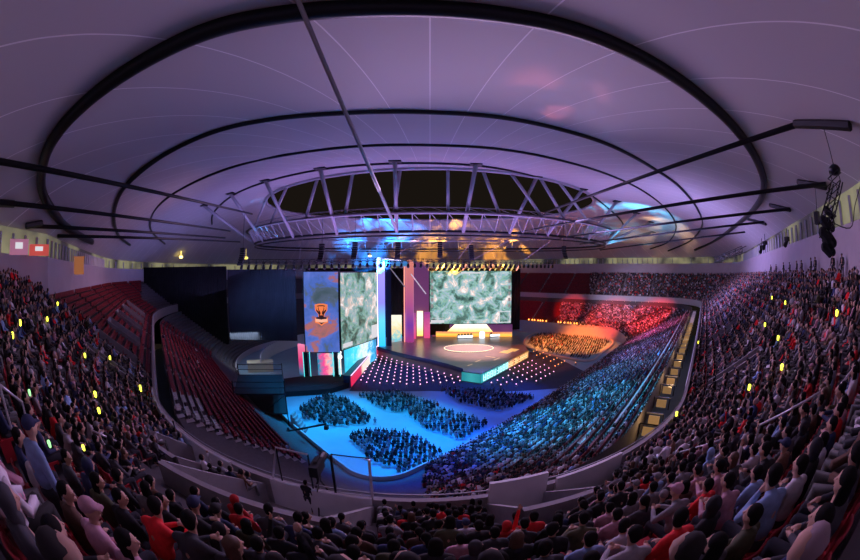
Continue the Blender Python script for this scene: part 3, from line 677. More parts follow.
M['lp'] = grad('backdrop_pink', [(0, (.02, .2, .35)), (.3, (.75, .05, .25)), (.5, (.9, .35, .35)), (.7, (.05, .45, .6)), (1, (.85, .75, .7))], 1.3, 'X', 1, .9, .8, 11)
M['lc'] = grad('backdrop_cyan', [(0, (.03, .40, .60)), (.3, (.05, .65, .85)), (.6, (.75, .85, .85)), (.75, (.05, .45, .80)), (1, (.02, .15, .40))], 1.3, 'X', .8, .9, .6, 12)
M['lr'] = grad('backdrop_crimson', [(0, (.02, .15, .3)), (.45, (.8, .04, .20)), (1, (.95, .25, .45))], 1.0, 'Z', 1, .7, .5, 13)
def bpanel(a, b, z0, z1, m, label):
    a, b = Vector(a), Vector(b); d = b-a; L = math.hypot(d.x, d.y); h = z1-z0; mb = MB().box((0, 0, 0), (L, .2, h))
    for k in range(3): mb.box((-L/2+L*(k+.5)/3, .35, 0), (.2, .5, h*.98))
    o = mb.build('light_backdrop', M[m]); o.location = ((a.x+b.x)/2, (a.y+b.y)/2, (z0+z1)/2); o.rotation_euler.z = math.atan2(d.y, d.x); return tag(o, label, 'scenery')
bpanel(pk(-18.5, 81.5), pk(-14.6, 81), .4, 6.6, 'lp', 'backdrop of pink and white light under the crest banner')
bpanel(pk(-14.0, 80.5), pk(-8.8, 95), .5, 7.2, 'lc', 'backdrop of cyan and white light under the slanted screen')
bpanel(pk(-21.6, 82.5), pk(-20.5, 81), .4, 7.8, 'lr', 'narrow crimson light panel left of the crest banner')
a = at(330, 344, 0) if False else atr(340, 357, 77.3); o = MB().ell((0, 0, 0), (.5, .5, .5), n=12, m=8).cap((0, .3, .2), .15, (0, .9, 1.0), .12).build('bright_lamp', M['ledwhite'], smooth=True); o.location = a; tag(o, 'round white lamp glaring under the corner of the tall screens', 'lamp')
# long LED plinth running from the tower to the stage
a, b = at(351, 388, 0), at(378, 354, 0)
M['plinth'] = grad('plinth_led', [(0, (.75, .02, .08)), (.28, (.7, .03, .12)), (.34, (.95, .75, .65)), (.62, (1, .8, .75)), (.70, (.5, .02, .08)), (1, (.55, .02, .06))], 1.1, 'Y', 1, .12, 2, 3)
root = empty('led_plinth', a, 'long low red and white glowing plinth beside the blue seats', 'plinth')
d = (b-a).normalized(); nr = Vector((d.y, -d.x, 0))
place(MB().prism([a, b, b-nr*1.6, a-nr*1.6], .02, 2.7).build('platform', M['navy']), root)
place(MB().prism([a+nr*.05, b+nr*.05, b+nr*.15, a+nr*.15], .3, 2.3).build('led_face', M['plinth']), root)
place(MB().tube([a+nr*.15+Vector((0, 0, 2.75)), b+nr*.15+Vector((0, 0, 2.75))], .12, 6).build('edge_light', mat('pink_edge', (.1, .1, .1), .3, emit=1.5, ec=(.9, .6, 1))), root)

# black platform, stairs and barrier left of the seats
root = empty('side_platform', at(300, 392, 0), 'low black platform in front of the screen tower', 'platform')
P = [at(248, 388, 0), at(300, 381, 0), at(345, 379, 0), at(349, 388, 0), at(330, 394, 0), at(262, 398, 0)]
place(MB().prism(P, .02, 1.1).build('deck', M['black']), root)
place(MB().tube([p+Vector((0, 0, 2.0)) for p in P[3:]+[P[0]]], .06, 5).build('guard_rail', M['dark']), root)

# ------------------------------------------------------------------ lighting trusses over the stage with lamps and speakers
def truss(name, A, B, label, w_=.5, lamps=0, group='lighting trusses over the stage'):
    A, B = Vector(A), Vector(B); r = empty(name, A, label, 'truss', group); d = B-A; L = d.length; dn = d/L; sd = Vector((-dn.y, dn.x, 0)).normalized()*w_; up = Vector((0, 0, w_))
    for c4 in (sd+up, sd-up, -sd+up, -sd-up): place(MB().tube([A+c4*.6, B+c4*.6], .07, 4).build('chord', M['dark']), r)
    mb = MB(); n = max(3, int(L/1.6))
    for k in range(n):
        p, q = A+d*(k/n), A+d*((k+1)/n); s = 1 if k % 2 else -1
        mb.tube([p+(sd+up)*.6*s, q-(sd+up)*.6*s], .04, 4); mb.tube([p+(sd-up)*.6*s, q-(sd-up)*.6*s], .04, 4)
    place(mb.build('bracing', M['dark']), r); return r
def tz(el, r): return H+r*math.tan(math.radians(el))
T1 = [pk(-31, 84, tz(1.9, 84)), pk(-20, 80, tz(1.9, 80)), pk(-9.5, 84, tz(2.1, 84)), pk(3, 92, tz(1.9, 92)), pk(14, 106, tz(1.8, 106)), pk(20, 118, tz(1.7, 118))]
names = ['lighting truss above the blue-black curtain', 'lighting truss above the crest banner and slanted screen', 'lighting truss in front of the violet portal', 'lighting truss above the wide screen', 'lighting truss right of the wide screen near the far stand']
for k in range(5): truss('lighting_truss', T1[k], T1[k+1], names[k])
lamp_mb = MB().box((0, 0, -.15), (.5, .35, .22)).cap((0, 0, -.55), .22, (0, -.15, -1.05), .30, 8).tube([(0, 0, 0), (0, 0, .4)], .05, 5)
lamp_me = lamp_mb.me('stage_lamp', M['dark']); lens_me = MB().ell((0, -.18, -1.12), (.24, .24, .1), n=8, m=5).me('lens', mat('lens', (.3, .3, .35), .1))
k = 0
for s in range(5):
    A, B = T1[s], T1[s+1]; n = int((B-A).length/1.7)
    for q in range(n):
        o = link('stage_lamp', lamp_me); o.location = A.lerp(B, (q+.5)/n)+Vector((0, 0, -.35)); o.rotation_euler.z = random.uniform(-1, 1); o.scale = (1.25,)*3
        tag(o, 'dark lamp hanging under the '+names[s].replace('lighting truss', 'truss'), 'stage lamp', 'moving-head lamps, '+names[s]); l2 = link('lens', lens_me, o); k += 1
# rows of golden battens above the wide screen
for q in range(16):
    p = pk(1.2+q*.86, 112+q*.25, 25.6); o = MB().box((0, 0, 0), (.35, .35, 2.1)).box((0, 0, 1.1), (.5, .5, .15)).build('gold_batten', M['ledgold' if q % 5 else 'edgeo']); o.location = p; o.rotation_euler = (0, .55, 0)
    tag(o, 'short slanting golden light batten above the wide screen', 'light', 'golden battens above the wide screen')
# hanging speaker arrays
spk = MB()
for q in range(8): spk.box((0, -.03*q*q, -q*.5), (1.2, .8, .44), Matrix.Rotation(.03*q, 3, 'X'))
spk_me = spk.me('speaker_array', M['dark'])
for q, (px, py, r, lab) in enumerate(((355, 250, 82, 'black hanging speaker array left of the violet portal'), (398, 250, 84, 'black hanging speaker array above the portal'), (440, 249, 88, 'black hanging speaker array at the left end of the wide screen'), (471, 252, 92, 'black hanging speaker array above the middle of the wide screen'), (564, 252, 112, 'black hanging speaker array right of the wide screen'), (243, 256, 84, 'black hanging speaker array over the blue-black curtain'), (322, 252, 80, 'black hanging speaker array above the crest banner'))):
    o = link('speaker_array', spk_me); o.location = atr(px, py, r)+Vector((0, 0, 1.6)); tag(o, lab, 'speaker')
    top = o.location.copy(); c = MB().tube([(0, 0, .2), (0, 0, 8)], .05, 4).build('hoist_chain', M['dark'], o)
# hoist cables from ring truss down to the rig
for q, x in enumerate((-36, -24, -12, 0, 12, 24, 36)):
    j = int(round((math.atan2(-1, x/56)) % (2*PI)/(2*PI)*96)) % 96; top = E2[j]; k2 = min(range(len(T1)), key=lambda z: (T1[z]-top).length); b = T1[k2]
    tag(MB().tube([top, Vector((b.x*.6+top.x*.4, b.y, b.z+.5))], .045, 4).build('hoist_cable', M['steel']), 'thin steel cable from ring truss to lighting rig', 'cable', 'hoist cables from the ring truss')

# dark grilles hung under the right eaves, black lattice speaker rig at far right
root = empty('hanging_rig', atr(830, 215, 20), 'black lattice lighting rig hanging by a cable at the right', 'lighting rig')
a, b = atr(835, 172, 20), atr(826, 238, 20)
mb = MB()
for s in (-.35, .35):
    for s2 in (-.35, .35): mb.tube([a+Vector((s*.6, s2, -.5)), b+Vector((s, s2, .6))], .045, 5)
for q in range(9):
    f, g = q/9, (q+1)/9; p, r_ = a.lerp(b, f), a.lerp(b, g); s = .35 if q % 2 else -.35
    mb.tube([p+Vector((s, .3, 0)), r_+Vector((-s, .3, 0))], .03, 4); mb.tube([p+Vector((s, -.3, 0)), r_+Vector((-s, -.3, 0))], .03, 4); mb.tube([p+Vector((.3, s, 0)), r_+Vector((.3, -s, 0))], .03, 4); mb.tube([p+Vector((-.35, s, 0)), r_+Vector((-.35, -s, 0))], .03, 4)
place(mb.build('lattice_frame', M['dark']), root)
place(MB().ell(a+Vector((0, 0, .1)), (.42, .42, .28)).build('chain_motor', M['dark'], smooth=True), root)
place(MB().tube([a, onroof(823, 126)], .03, 5).build('hanging_cable', M['dark']), root)
for q, (dx, dz, rr_) in enumerate(((-.5, .2, .3), (0, -.1, .32), (.5, .1, .3), (-.3, .8, .26), (.45, .8, .26), (.3, -.35, .25), (-.35, -.45, .25), (.55, 1.4, .22))):
    p = b+Vector((dx, 0, dz)); place(MB().cap(p, rr_, p+Vector((.1, -.3, -.3)), rr_*.8, 8).build('floodlight', M['black']), root)
place(MB().tube(catmull([b+Vector((.6, 0, .9)), atr(850, 228, 20), atr(855, 205, 20), atr(862, 180, 20)], 5), .03, 5).build('power_cable', M['dark']), root)
o = MB().tube([onroof(815, 187), atr(817, 216, 26)], .03, 5).build('hanging_cable', M['dark']); MB().box(atr(817, 218, 26), (.4, .4, .8)).build('hook_block', M['dark'], o); tag(o, 'thin cable with hook hanging left of the black lattice rig', 'cable')
for n_, (x0, y0, x1, y1, lab) in enumerate(((716, 260, 744, 249, 'long dark lamp grille under the right eaves'), )):
    a, b = atr(x0, y0, 66), atr(x1, y1, 50); r = truss('eaves_truss', a, b, lab, .6, group=None)
for n_, (x, y, r_) in enumerate(((787, 239, 34), (765, 243, 40), (762, 247, 42))):
    p = atr(x, y, r_); o = MB().box((0, 0, 0), (.5, .4, .35)).cap((0, 0, -.1), .15, (-.1, .2, -.5), .22, 8).tube([(0, 0, .1), (0, 0, .9)], .04, 5).build('floodlight', M['dark']); o.location = p
    tag(o, 'small dark floodlight bracketed on the right wall', 'lamp', 'floodlights on the right wall')
for n_, (x, y, w_, h_, c_, lab) in enumerate(((19, 248, 1.9, 1.1, (.55, .22, .35), 'pinkish lit advertising board high on the left wall'), (39, 251, 2.2, .9, (.85, .12, .10), 'red and white advertising board high on the left wall'))):
    p = atr(x, y-1, 30+n_*4); az = math.atan2(p.x, p.y); o = MB().box((0, 0, 0), (w_, .15, h_)).box((0, .15, 0), (w_*.9, .15, h_*.8)).build('advert_board', mat('advert', c_, .4, emit=.5, ec=c_)); o.location = p; o.rotation_euler.z = -az; MB().box((0, -.1, .1), (w_*.4, .03, h_*.4)).build('board_print', M['hud'], o); tag(o, lab, 'board')
p = atr(79, 266, 48); o = MB().box((0, 0, 0), (1.5, .15, 2.0)).box((0, 0, 1.05), (1.7, .3, .15)).build('exit_door_glow', mat('amber_door', (.2, .08, .03), .4, emit=.30, ec=(.9, .32, .12))); o.location = p; o.rotation_euler.z = 1.0; o.name = 'lit_doorway'; tag(o, 'amber lit doorway at the top of the empty red seats', 'doorway')
for n_, (x, y, r_, e) in enumerate(((181, 257, 125, 6), (370, 256, 150, 1.5), (135, 258, 110, .8), (246, 258, 120, 1.5))):
    p = atr(x, y, r_); o = MB().ell((0, 0, 0), (.9, .5, .5), n=8, m=6).tube([(0, 0, .4), (0, 0, 3)], .05, 4).build('eaves_lamp', mat('eaves_lamp_glow', (.2, .15, .05), .4, emit=e, ec=(1, .75, .15))); o.location = p
    tag(o, 'small yellow lamp glowing under the far eaves', 'lamp', 'yellow lamps under the far eaves')

# ------------------------------------------------------------------ people
def fuse(mb, name, m, voxel=.016, keep=.35):
    me = mb.me(name+'_raw', m); o = bpy.data.objects.new('tmp', me); col.objects.link(o)
    r = o.modifiers.new('r', 'REMESH'); r.mode = 'VOXEL'; r.voxel_size = voxel; r.use_smooth_shade = True
    s = o.modifiers.new('s', 'SMOOTH'); s.iterations = 3; s.factor = .5
    d = o.modifiers.new('d', 'DECIMATE'); d.ratio = keep
    dg = bpy.context.evaluated_depsgraph_get(); out = bpy.data.meshes.new_from_object(o.evaluated_get(dg)); out.name = name
    bpy.data.objects.remove(o); bpy.data.meshes.remove(me)
    out.materials.clear(); out.materials.append(m); out.polygons.foreach_set('use_smooth', [True]*len(out.polygons)); return out
def join_me(a, b_mb, mats, name):
    bm = bmesh.new(); bm.from_mesh(a); t = b_mb.me('t', mats[1:]); n0 = len(bm.faces); bm.from_mesh(t); bm.faces.ensure_lookup_table()
    for f in bm.faces[n0:]: f.material_index += 1
    bm.to_mesh(a); bm.free(); a.materials.clear(); [a.materials.append(m) for m in mats]; bpy.data.meshes.remove(t); return a
V3 = Vector
def figure(kind):
    """one person facing +Y, hips at the origin of the seat (z .45) or standing; returns body, jacket, trousers meshes"""
    stand = kind == 'standing'; hz = .92 if stand else .50
    lean = {'upright': 0, 'leaning': .16, 'raised': .02, 'turned': .03, 'chin': .12, 'standing': .02}[kind]
    hip = V3((0, 0, hz)); belly = V3((0, -.02+lean*.3, hz+.18)); chest = V3((0, -.03+lean*.8, hz+.38)); neck = V3((0, .0+lean*1.1, hz+.54)); hd = V3((0, .025+lean*1.3, hz+.70))
    turn = {'turned': .9, 'leaning': -.2, 'chin': .35}.get(kind, 0); R = Matrix.Rotation(-turn, 4, 'Z')
    body = MB(); body.ell(hd, (.077, .096, .115), R, 14, 10); body.ell(hd+R @ V3((0, .035, -.05)), (.055, .06, .06), R); body.cap(neck-V3((0, 0, .05)), .056, hd-V3((0, .01, .07)), .052)
    body.cap(hd+R @ V3((0, .09, .01)), .012, hd+R @ V3((0, .112, -.022)), .018, 8)
    for s in (-1, 1): body.ell(hd+R @ V3((s*.08, -.005, -.01)), (.014, .024, .034), R, 8, 6)
    body.cap(hip, .12, chest, .13); jac = MB(); tro = MB()
    jac.ell(chest+V3((0, -.005, -.02)), (.20, .125, .20), n=14, m=9); jac.ell(belly, (.175, .13, .20), n=14, m=9); jac.cap(chest+V3((-.13, 0, .11)), .07, chest+V3((.13, 0, .11)), .07); jac.cap(chest+V3((0, 0, .12)), .08, neck+V3((0, -.01, -.02)), .072)
    if kind in ('upright', 'turned'): jac.ell(neck+V3((0, -.085, -.03)), (.10, .055, .07), n=12, m=8)      # hood lying on the back
    el = {'upright': (.25, .06, .20), 'leaning': (.26, .20, .22), 'raised': (.30, .16, .34), 'turned': (.25, .04, .20), 'chin': (.22, .22, .22), 'standing': (.26, .0, .12)}[kind]
    hn = {'upright': (.10, .27, .14), 'leaning': (.09, .42, .22), 'raised': (.22, .26, .74), 'turned': (.12, .25, .15), 'chin': (.05, .20, .48), 'standing': (.26, .16, -.06)}[kind]
    for s in (-1, 1):
        e, h = (el, hn) if not (kind in ('raised', 'chin') and s > 0) else ((.25, .07, .20), (.10, .28, .14))
        sh = chest+V3((s*.185, 0, .09)); E_ = V3((s*e[0], e[1]+lean*.4, hz+e[2])); Hn = V3((s*h[0], h[1]+lean*.4, hz+h[2]))
        jac.cap(sh, .068, E_, .052); jac.cap(E_, .052, Hn, .040); body.cap(E_, .034, Hn, .026)
        dd = (Hn-E_).normalized(); side = dd.cross(V3((0, 0, 1))).normalized()*s; pc = Hn+dd*.06; up = side.cross(dd).normalized()
        body.cap(Hn+dd*.01, .030, pc, .034, 8)
        for f_, L_ in ((-1.5, .055), (-.5, .068), (.5, .064), (1.5, .05)):       # four fingers curling, thumb off the side
            b0 = pc+dd*.025+side*f_*.018; b1 = b0+dd*L_*.6-up*.008; b2 = b1+dd*L_*.35-up*.028; body.cap(b0, .0095, b1, .0088, 6); body.cap(b1, .0088, b2, .0075, 6)
        t0 = Hn+dd*.035-side*.028; t1 = t0-side*.028+dd*.025; body.cap(t0, .012, t1, .010, 6); body.cap(t1, .010, t1+dd*.026-up*.008, .009, 6)
    for s in (-1, 1):
        hp = V3((s*.095, 0, hz-.01))
        kn = V3((s*.13, .42, .50)) if not stand else V3((s*.11, .02, .49)); an = V3((s*.13, .44, .10)) if not stand else V3((s*.12, -.02, .09)); toe = an+V3((s*.02, .17, -.05))
        tro.cap(hp, .105, kn, .068); tro.cap(kn, .068, an, .05); body.cap(hp, .07, kn, .05); body.cap(kn, .05, an, .036); body.cap(an-V3((0, .03, .03)), .042, toe, .036)
    tro.ell(hip, (.175, .15, .12), n=12, m=8)
    eyes = MB()
    for s in (-1, 1): eyes.ell(hd+R @ V3((s*.031, .088, .008)), (.012, .008, .008), R, 8, 5)
    mouth = MB().ell(hd+R @ V3((0, .094, -.058)), (.024, .008, .006), R, 8, 5)
    bm_ = fuse(body, 'body_'+kind, M['skin'], .0135, .30)
    for v in mouth.V: pass
    eyes.add(mouth.V, mouth.F, 1)
    bm_ = join_me(bm_, eyes, [M['skin'], M['eye'], M['lips']], 'body_'+kind)
    return dict(body=bm_, jacket=fuse(jac, 'jacket_'+kind, M['cloth'], .022, .5), trousers=fuse(tro, 'trousers_'+kind, M['trousers'], .024, .5), hd=hd, R=R)
FIG = {k: figure(k) for k in ('upright', 'leaning', 'raised', 'turned', 'chin', 'standing')}
def hairs(kind, f):
    hd, R = f['hd'], f['R']; mb = MB(); T = lambda x, y, z: hd+R @ V3((x, y, z))
    if kind == 'short': mb.ell(T(0, -.022, .032), (.090, .100, .098), R, 14, 9); mb.ell(T(0, -.05, -.02), (.078, .065, .085), R)
    if kind == 'long': mb.ell(T(0, -.022, .03), (.093, .104, .102), R, 14, 9); mb.ell(T(0, -.07, -.09), (.092, .055, .15), R); mb.cap(T(-.07, -.02, -.02), .03, T(-.085, -.02, -.17), .028); mb.cap(T(.07, -.02, -.02), .03, T(.085, -.02, -.17), .028)
    if kind == 'tail': mb.ell(T(0, -.022, .032), (.090, .100, .098), R, 14, 9); mb.cap(T(0, -.11, .03), .035, T(0, -.15, -.12), .02); mb.ell(T(0, -.115, .035), (.03, .03, .03))
    if kind == 'cap':
        mb.ell(T(0, -.012, .040), (.094, .106, .090), R, 14, 9); mb.add([T(-.07, .07, .03), T(.07, .07, .03), T(.05, .17, .012), T(-.05, .17, .012), T(-.07, .07, .05), T(.07, .07, .05), T(.05, .17, .03), T(-.05, .17, .03)], [(3, 2, 1, 0), (4, 5, 6, 7), (0, 1, 5, 4), (1, 2, 6, 5), (2, 3, 7, 6), (3, 0, 4, 7)])
    if kind == 'hood': mb.ell(T(0, -.03, .02), (.105, .112, .125), R, 14, 9); mb.cap(T(0, -.04, -.06), .09, T(0, -.02, -.15), .09)
    return fuse(mb, 'hair_'+kind, M['hair'] if kind not in ('cap', 'hood') else M['cloth'], .016, .4)
HAIRK = ('short', 'long', 'tail', 'cap', 'hood')
HAIR = {(k, h): hairs(h, FIG[k]) for k in FIG for h in HAIRK}
HBR = {}
for k in FIG:
    m_ = HAIR[(k, 'long')].copy(); m_.materials.clear(); m_.materials.append(M['brownhair']); HBR[k] = m_

# ---- places to sit in the upper stand
def resample(P, N, step, off=0):
    d = np.r_[0, np.cumsum(np.linalg.norm(np.diff(P, axis=0), axis=1))]; s = np.arange(off, d[-1], step)
    i = np.clip(np.searchsorted(d, s)-1, 0, len(P)-2); f = ((s-d[i])/(d[i+1]-d[i]+1e-9))[:, None]
    return P[i]*(1-f)+P[i+1]*f, N[i]*(1-f)+N[i+1]*f, i, f[:, 0]
rimlen = np.r_[0, np.cumsum(np.linalg.norm(np.diff(RX, axis=0), axis=1))]
SL = []                                # x y z nx ny row index t
for row in range(17):
    t = row*PITCHR+.42; P = RX+RNX*t; pts, nn, ii, ff = resample(P, RNX, .54, row*.13)
    for p, n_, i, f in zip(pts, nn, ii, ff):
        if t > DEP[i]-.25 or in_vom(i, row): continue
        al = (rimlen[i]+f*(rimlen[min(i+1, NP-1)]-rimlen[i])) % 12.5
        if al < 1.05: continue         # stair aisle
        SL.append((p[0], p[1], Z0+RISE*row, n_[0], n_[1], row, i))
SL = np.array(SL)
d3 = np.sqrt(SL[:, 0]**2+SL[:, 1]**2+(SL[:, 2]+1-H)**2)
hx, hy = proj(np.c_[SL[:, :2], SL[:, 2]+1.1])
vis = (hx > -25) & (hx < 885) & (hy < 600) & (d3 > 1.75) & (SL[:, 1] > -6)
# the blackout curtain ends the left stand
azs = np.degrees(np.arctan2(SL[:, 0], SL[:, 1])); rr_ = np.hypot(SL[:, 0], SL[:, 1])
vis &= ~((azs > -47.5) & (azs < 14) & (rr_ > 95))
SL, d3, hx, hy = SL[vis], d3[vis], hx[vis], hy[vis]
segs = RS[SL[:, 6].astype(int)]
# empty red block at the far end of the left stand, thinner edge
empt = inpoly(hx, hy, [(34, 276), (60, 300), (90, 318), (122, 352), (136, 352), (150, 380), (170, 420), (200, 420), (200, 250), (30, 250)]) & (SL[:, 0] < 0)
empt |= (segs <= 0) & (hx < 590) & (hy < 293) & (SL[:, 0] > 0)
occ = ~empt & (rng.random(len(SL)) < .965)
LANDINGS = [[(484, 480), (546, 480), (618, 458), (626, 474), (556, 515), (484, 517)], [(236, 480), (376, 485), (376, 518), (300, 522), (236, 512)], [(126, 436), (190, 460), (236, 480), (236, 503), (180, 487), (126, 462)]]
for q in LANDINGS: occ &= ~inpoly(hx, hy, q)          # stair landings where nobody sits
order = np.argsort(d3)

# ---- red tip-up seat, 300 nearest as individuals
def seat_meshes():
    a = MB().box((0, 0, 0), (.44, .42, .05)); a.box((0, .19, -.02), (.44, .05, .06)); a.box((-.2, -.1, -.2), (.04, .3, .36)).box((.2, -.1, -.2), (.04, .3, .36))
    V = []; F = []
    for k in range(7):
        x = -.22+.44*k/6; y = -.04*(1-(x/.22)**2)
        for z in (0, .16, .32, .42):
            for yy in (0, .03): V.append((x*(1-.12*(z/.42)**3), y-.12*z+yy-.2, z))
    for k in range(6):
        for z in range(3):
            a0 = k*8+z*2; b0 = a0+8; F += [(a0, b0, b0+2, a0+2), (a0+1, a0+3, b0+3, b0+1)]
        F += [(k*8+6, k*8+14, k*8+15, k*8+7)]
    for z in range(3): F += [(z*2, z*2+2, z*2+3, z*2+1), (48+z*2, 49+z*2, 51+z*2, 50+z*2)]
    return a.me('seat_pan', M['red']), mesh('backrest', V, F, M['red'], smooth=True)
seat_me, back_me = seat_meshes()
ZONE = {0: 'far right stand', 1: 'far right stand', 2: 'right stand', 3: 'near stand', 4: 'left stand', 5: 'left stand'}
def zone(k):
    s = segs[k]
    if s == 3: return 'near stand left' if hx[k] < 380 else 'near stand middle' if hx[k] < 620 else 'near stand right'
    return ZONE[int(s)]
ORD = ['front', 'second', 'third', 'fourth', 'fifth', 'sixth', 'seventh', 'eighth', 'ninth', 'tenth', 'eleventh', 'twelfth', 'thirteenth', 'fourteenth', 'fifteenth', 'sixteenth', 'seventeenth', 'eighteenth']
inframe = (hx > -6) & (hx < 866) & (hy < 570)
landing = np.zeros(len(SL), bool)
for q in LANDINGS: landing |= inpoly(hx, hy, q)
near = [k for k in order if inframe[k] and not landing[k]]
NSEAT = near[:300]
for k in NSEAT:
    x, y, z, nx, ny, row, i = SL[k]; a = math.atan2(-ny, -nx)-PI/2
    o = link('stadium_seat', seat_me); o.location = (x, y, z+.42); o.rotation_euler.z = a; lab = f'red plastic seat in the {ORD[int(row)]} row of the {zone(k)}'; tag(o, lab, 'seat', lab.replace('seat in', 'seats in'))
    b = link('backrest', back_me, o); b.location = (0, 0, .02)

# ---- individual spectators: the 300 nearest
COL = [('black', (.012, .012, .016), 34), ('charcoal', (.045, .045, .055), 18), ('navy blue', (.02, .03, .09), 12), ('grey', (.20, .19, .21), 10), ('pale grey', (.45, .42, .46), 6), ('dusty pink', (.48, .26, .32), 5), ('red', (.65, .015, .02), 8), ('brown', (.12, .06, .04), 4), ('olive', (.08, .08, .04), 3), ('light blue', (.20, .30, .50), 4), ('white', (.62, .58, .64), 4)]
CW = np.array([c[2] for c in COL], float); CW /= CW.sum()
def adjpx(px, py): # the occupied place nearest a spot in the photo
    return None
SPECIAL = {}
def special(px, py, c, pose, hair, extra=None):
    j = min((k for k in near[:420] if k not in SPECIAL), key=lambda k: (hx[k]-px)**2+(hy[k]-py)**2); SPECIAL[j] = (c, pose, hair, extra)
special(48, 480, 'light blue', 'standing', 'cap'); special(84, 540, 'dusty pink', 'turned', 'cap'); special(140, 520, 'red', 'leaning', 'short'); special(232, 500, 'red', 'upright', 'hood')
special(118, 500, 'black', 'turned', 'short'); special(635, 480, 'red', 'upright', 'long'); special(640, 545, 'pale grey', 'leaning', 'short'); special(700, 478, 'dusty pink', 'leaning', 'short'); special(765, 490, 'light blue', 'chin', 'short')
special(455, 545, 'dusty pink', 'upright', 'short'); special(560, 525, 'black', 'upright', 'long'); special(597, 490, 'charcoal', 'upright', 'short'); special(680, 425, 'red', 'upright', 'long'); special(722, 425, 'red', 'upright', 'short')
special(540, 510, 'red', 'raised', 'short'); special(650, 540, 'white', 'turned', 'short'); special(250, 540, 'charcoal', 'upright', 'short'); special(85, 490, 'olive', 'turned', 'long')
occn = [k for k in near if occ[k] or k in SPECIAL][:300]
taken = set(occn)
CD = {c[0]: c[1] for c in COL}
hname = {'short': 'short black hair', 'long': 'long dark hair', 'tail': 'dark ponytail', 'cap': 'cap', 'hood': 'raised hood'}
pname = {'upright': 'sitting upright', 'leaning': 'leaning forward', 'raised': 'raising one arm', 'turned': 'head turned right', 'chin': 'chin on hand', 'standing': 'standing'}
def spectator(loc, a, c, pose, hair, label, group, s=1.0, jit=None, brown=False):
    f = FIG[pose]; o = link('person', f['body']); o.location = loc; o.rotation_euler.z = a; o.scale = (s, s, s); tag(o, label, 'person', group)
    j = link('jacket', f['jacket'], o); v = jit or 1; j.color = (*[q*v for q in CD[c]], 1); link('trousers', f['trousers'], o)
    h = link({'cap': 'cap', 'hood': 'hood'}.get(hair, 'hair'), HBR[pose] if brown and hair == 'long' else HAIR[(pose, hair)], o)
    h.color = j.color if hair == 'hood' else (*CD[random.choice(['dusty pink', 'navy blue', 'black', 'grey'])], 1); return o
for k in occn:
    x, y, z, nx, ny, row, i = SL[k]; a = math.atan2(-ny, -nx)-PI/2+random.uniform(-.22, .22)
    if k in SPECIAL: c, pose, hair, _ = SPECIAL[k]
    else:
        c = COL[rng.choice(len(COL), p=CW)][0]; pose = random.choices(['upright', 'leaning', 'raised', 'turned', 'chin'], [44, 24, 6, 14, 10])[0]; hair = random.choices(HAIRK, [52, 22, 9, 9, 8])[0]
    # everyone looks at the stage rather than straight ahead
    ta = math.atan2(98-y, 10-x)-PI/2; a = a+.35*((ta-a+PI) % (2*PI)-PI); s = random.uniform(.93, 1.05)
    lab = f'person in {c} jacket {hname[hair]} {pname[pose]}, {ORD[int(row)]} row of {zone(k)}'
    ws = lab.split()
    if len(ws) > 16: lab = f'person in {c} jacket, {hname[hair].replace("hair in a ","")}, {pname[pose].replace("with head turned right", "head turned").replace("resting chin on one hand", "chin on hand")}, {ORD[int(row)]} row of {zone(k)}'
    ws = lab.split()
    if len(ws) > 16: lab = ' '.join(w for w in ws if w not in ('short', 'long', 'the', 'a'))
    spectator((x, y, z-.03 if pose != 'standing' else z), a, c, pose, hair, lab, 'persons, '+lab[10:], s, random.uniform(.7, 1.3), random.random() < .25)

# ---- everybody further away: simple seated figures in one crowd
def sph(c, r, n=6, m=4):
    mb = MB().ell(c, r, n=n, m=m); return mb
def lowfig(v, sitting=True):
    mb = MB(); h = .45 if sitting else .9; q = [(0, 0), (.06, .02), (-.05, 0)][v % 3]
    mb.ell((q[0], .02+q[1], h+.72), (.085, .10, .12), n=7, m=5, i=0)                      # face
    mb.ell((q[0], -.015+q[1], h+.75), (.098, .10, .115), n=7, m=5, i=1)                   # hair
    mb.tube([(0, 0, h-.05), (0, -.02, h+.25), (0, 0, h+.50), (0, 0, h+.60)], [.17, .19, .20, .07], 7, i=2, flat=.7)
    if v == 2: mb.tube([(.2, 0, h+.5), (.27, .12, h+.55), (.2, .15, h+.95)], .05, 4, i=2); mb.ell((.2, .15, h+1.0), (.04, .04, .05), n=5, m=4, i=0)
    else: mb.tube([(.2, 0, h+.5), (.25, .1, h+.22), (.1, .3, h+.18)], .05, 4, i=2)
    mb.tube([(-.2, 0, h+.5), (-.25, .1, h+.22), (-.1, .3, h+.18)], .05, 4, i=2)
    if sitting:
        for s in (-1, 1): mb.tube([(s*.09, 0, h+.02), (s*.12, .42, h+.05), (s*.12, .44, .02)], [.09, .07, .05], 4, i=3)
    else:
        for s in (-1, 1): mb.tube([(s*.09, 0, h), (s*.1, 0, .02)], [.09, .06], 4, i=3)
    return mb
